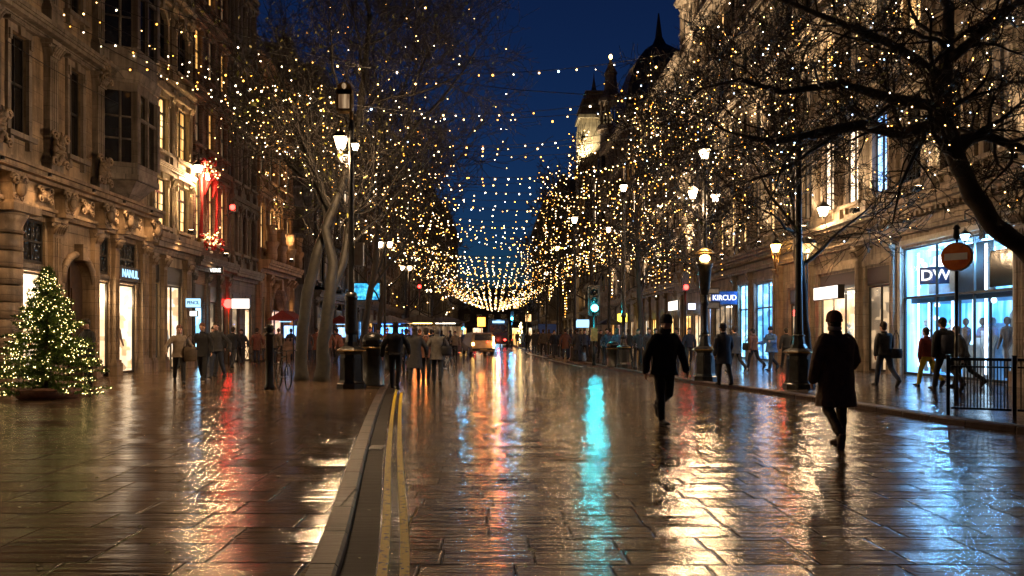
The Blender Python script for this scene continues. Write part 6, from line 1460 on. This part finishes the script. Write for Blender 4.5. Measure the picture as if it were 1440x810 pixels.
# ------------------------------------------------------------------ Christmas tree
def xmas(label,x,y,H,W,nb,r,lab2,small=False):
    rng=random.Random(3); t=thing('christmas_tree',label,'Christmas tree',(x,y,PZ)); m=MB(); m.lathe([(.07,0),(.06,H*.5),(.015,H*.97)],8); m.build('trunk',M['wood'],t)
    f=MB(); tips=[]; nbr=int(360 if not small else 50)
    for k in range(nbr):
        u=rng.random()**.8; z=.16+(H-.24)*u; R=W/2*(1-u)**.85*rng.uniform(.62,1.2)+.05; a=rng.uniform(0,2*pi); d=Vector((cos(a),sin(a),0)); L=R
        n=max(4,int(L/.055)); 
        for i in range(n):
            s=(i+.5)/n; c=Vector((0,0,z))+d*L*s+Vector((0,0,-.16*L*s+.10*L*s*s)); tips.append((c,s))
            for q in range(8 if not small else 3):
                v=(d*rng.uniform(.1,1)+Vector([rng.gauss(0,.7) for _ in range(3)])).normalized(); w=v.orthogonal().normalized(); ll=rng.uniform(.05,.11)*(1.0 if not small else 2)
                f.v+= [tuple(c-w*.016),tuple(c+w*.016),tuple(c+v*ll)]; b=len(f.v); f.face((b-3,b-2,b-1))
    f.build('crown',M['needle'],t)
    m=MB(); m.lathe([(W*.22,0),(W*.24,.02),(W*.27,.2),(W*.26,.22),(W*.05,.23)],20); m.build('tub',M['c_rust'],t)
    out=[c for c,s in tips if s>.62]; tt=thing('fairy_lights',lab2,'fairy lights',(x,y,PZ)); mb=MB(); S=[rng.choice(out)+Vector([rng.gauss(0,.02) for _ in range(3)]) for _ in range(nb)]
    S.sort(key=lambda p:p.y)
    if small:
        for p in S: mb.octa(p,r)
        tag(mb.build('bulbs',M['b_tree'],tt),kind='stuff'); return
    for p in S[:100]: put('bulb',bulbmesh('b_tree' if rng.random()<.8 else 'b_white',r,'octa'),tt,p)
    for p in S[100:]: mb.octa(p,r*rng.uniform(.8,1.2))
    tag(mb.build('bulbs',M['b_tree'],tt),kind='stuff')
    w=MB(); o=sorted(out,key=lambda c:(c.z,math.atan2(c.y,c.x)))
    w.tube([(W/2*(1-k/140)**.9*cos(k*.35)*.95,W/2*(1-k/140)**.9*sin(k*.35)*.95,.3+(H-.4)*k/140) for k in range(140)],.004,3,caps=False); w.build('cable',M['cable'],tt)
Xc,Yc=G2(60,561); xmas('bushy Christmas tree covered in tiny warm lights at the left edge',Xc,Yc+.2,2.95,2.5,1500,.0066,'tiny warm lights covering the Christmas tree at the left edge')
xmas('tiny golden lit Christmas tree far down the right pavement',XA(732,92),92,2.9,1.2,140,.05,'golden lights on the tiny far Christmas tree',True)
SKY=0.27; EXPO=1.3
# ------------------------------------------------------------------ sky, camera, render
sc=bpy.context.scene
w=bpy.data.worlds.new('World'); sc.world=w; w.use_nodes=True; nt=w.node_tree; bg=nt.nodes['Background']
sky=nt.nodes.new('ShaderNodeTexSky'); sky.sky_type='NISHITA'; sky.sun_disc=False; sky.sun_elevation=radians(-3.5); sky.sun_rotation=radians(0); sky.altitude=0; sky.air_density=1; sky.dust_density=.3; sky.ozone_density=6
mx=nt.nodes.new('ShaderNodeMixRGB'); mx.blend_type='MULTIPLY'; mx.inputs[0].default_value=1; mx.inputs[2].default_value=(.55,1.45,.85,1)
nt.links.new(sky.outputs[0],mx.inputs[1]); nt.links.new(mx.outputs[0],bg.inputs[0]); bg.inputs[1].default_value=SKY
sl=bpy.data.lights.new('sun','SUN'); sl.energy=.004; sl.angle=radians(10); sl.color=(1,.9,.8); so=bpy.data.objects.new('sun',sl); C.objects.link(so); so.rotation_euler=(radians(75),0,radians(20))
cam=bpy.data.cameras.new('camera'); co=bpy.data.objects.new('camera',cam); C.objects.link(co); co.location=(0,0,EYE); co.rotation_euler=(pi/2,0,0)
cam.sensor_width=36; cam.lens=FPX/1440*36; cam.shift_x=(720-VX)/1440; cam.shift_y=(VY-405)/1440; cam.clip_end=3000; cam.clip_start=.1; sc.camera=co
sc.view_settings.view_transform='Standard'; sc.view_settings.look='None'; sc.view_settings.gamma=1; sc.view_settings.exposure=EXPO; sc.view_settings.use_curve_mapping=False
sc.render.engine='CYCLES'; cy=sc.cycles; cy.use_light_tree=True; cy.max_bounces=6; cy.diffuse_bounces=2; cy.glossy_bounces=3; cy.transmission_bounces=2; cy.transparent_max_bounces=8
cy.sample_clamp_indirect=4; cy.sample_clamp_direct=0; cy.use_denoising=True; cy.caustics_reflective=False; cy.caustics_refractive=False; cy.blur_glossy=.3
try: cy.denoiser='OPENIMAGEDENOISE'; cy.denoising_input_passes='RGB_ALBEDO_NORMAL'; cy.denoising_prefilter='ACCURATE'
except Exception: pass
cy.use_adaptive_sampling=True; cy.adaptive_threshold=.01
sc.render.use_persistent_data=False
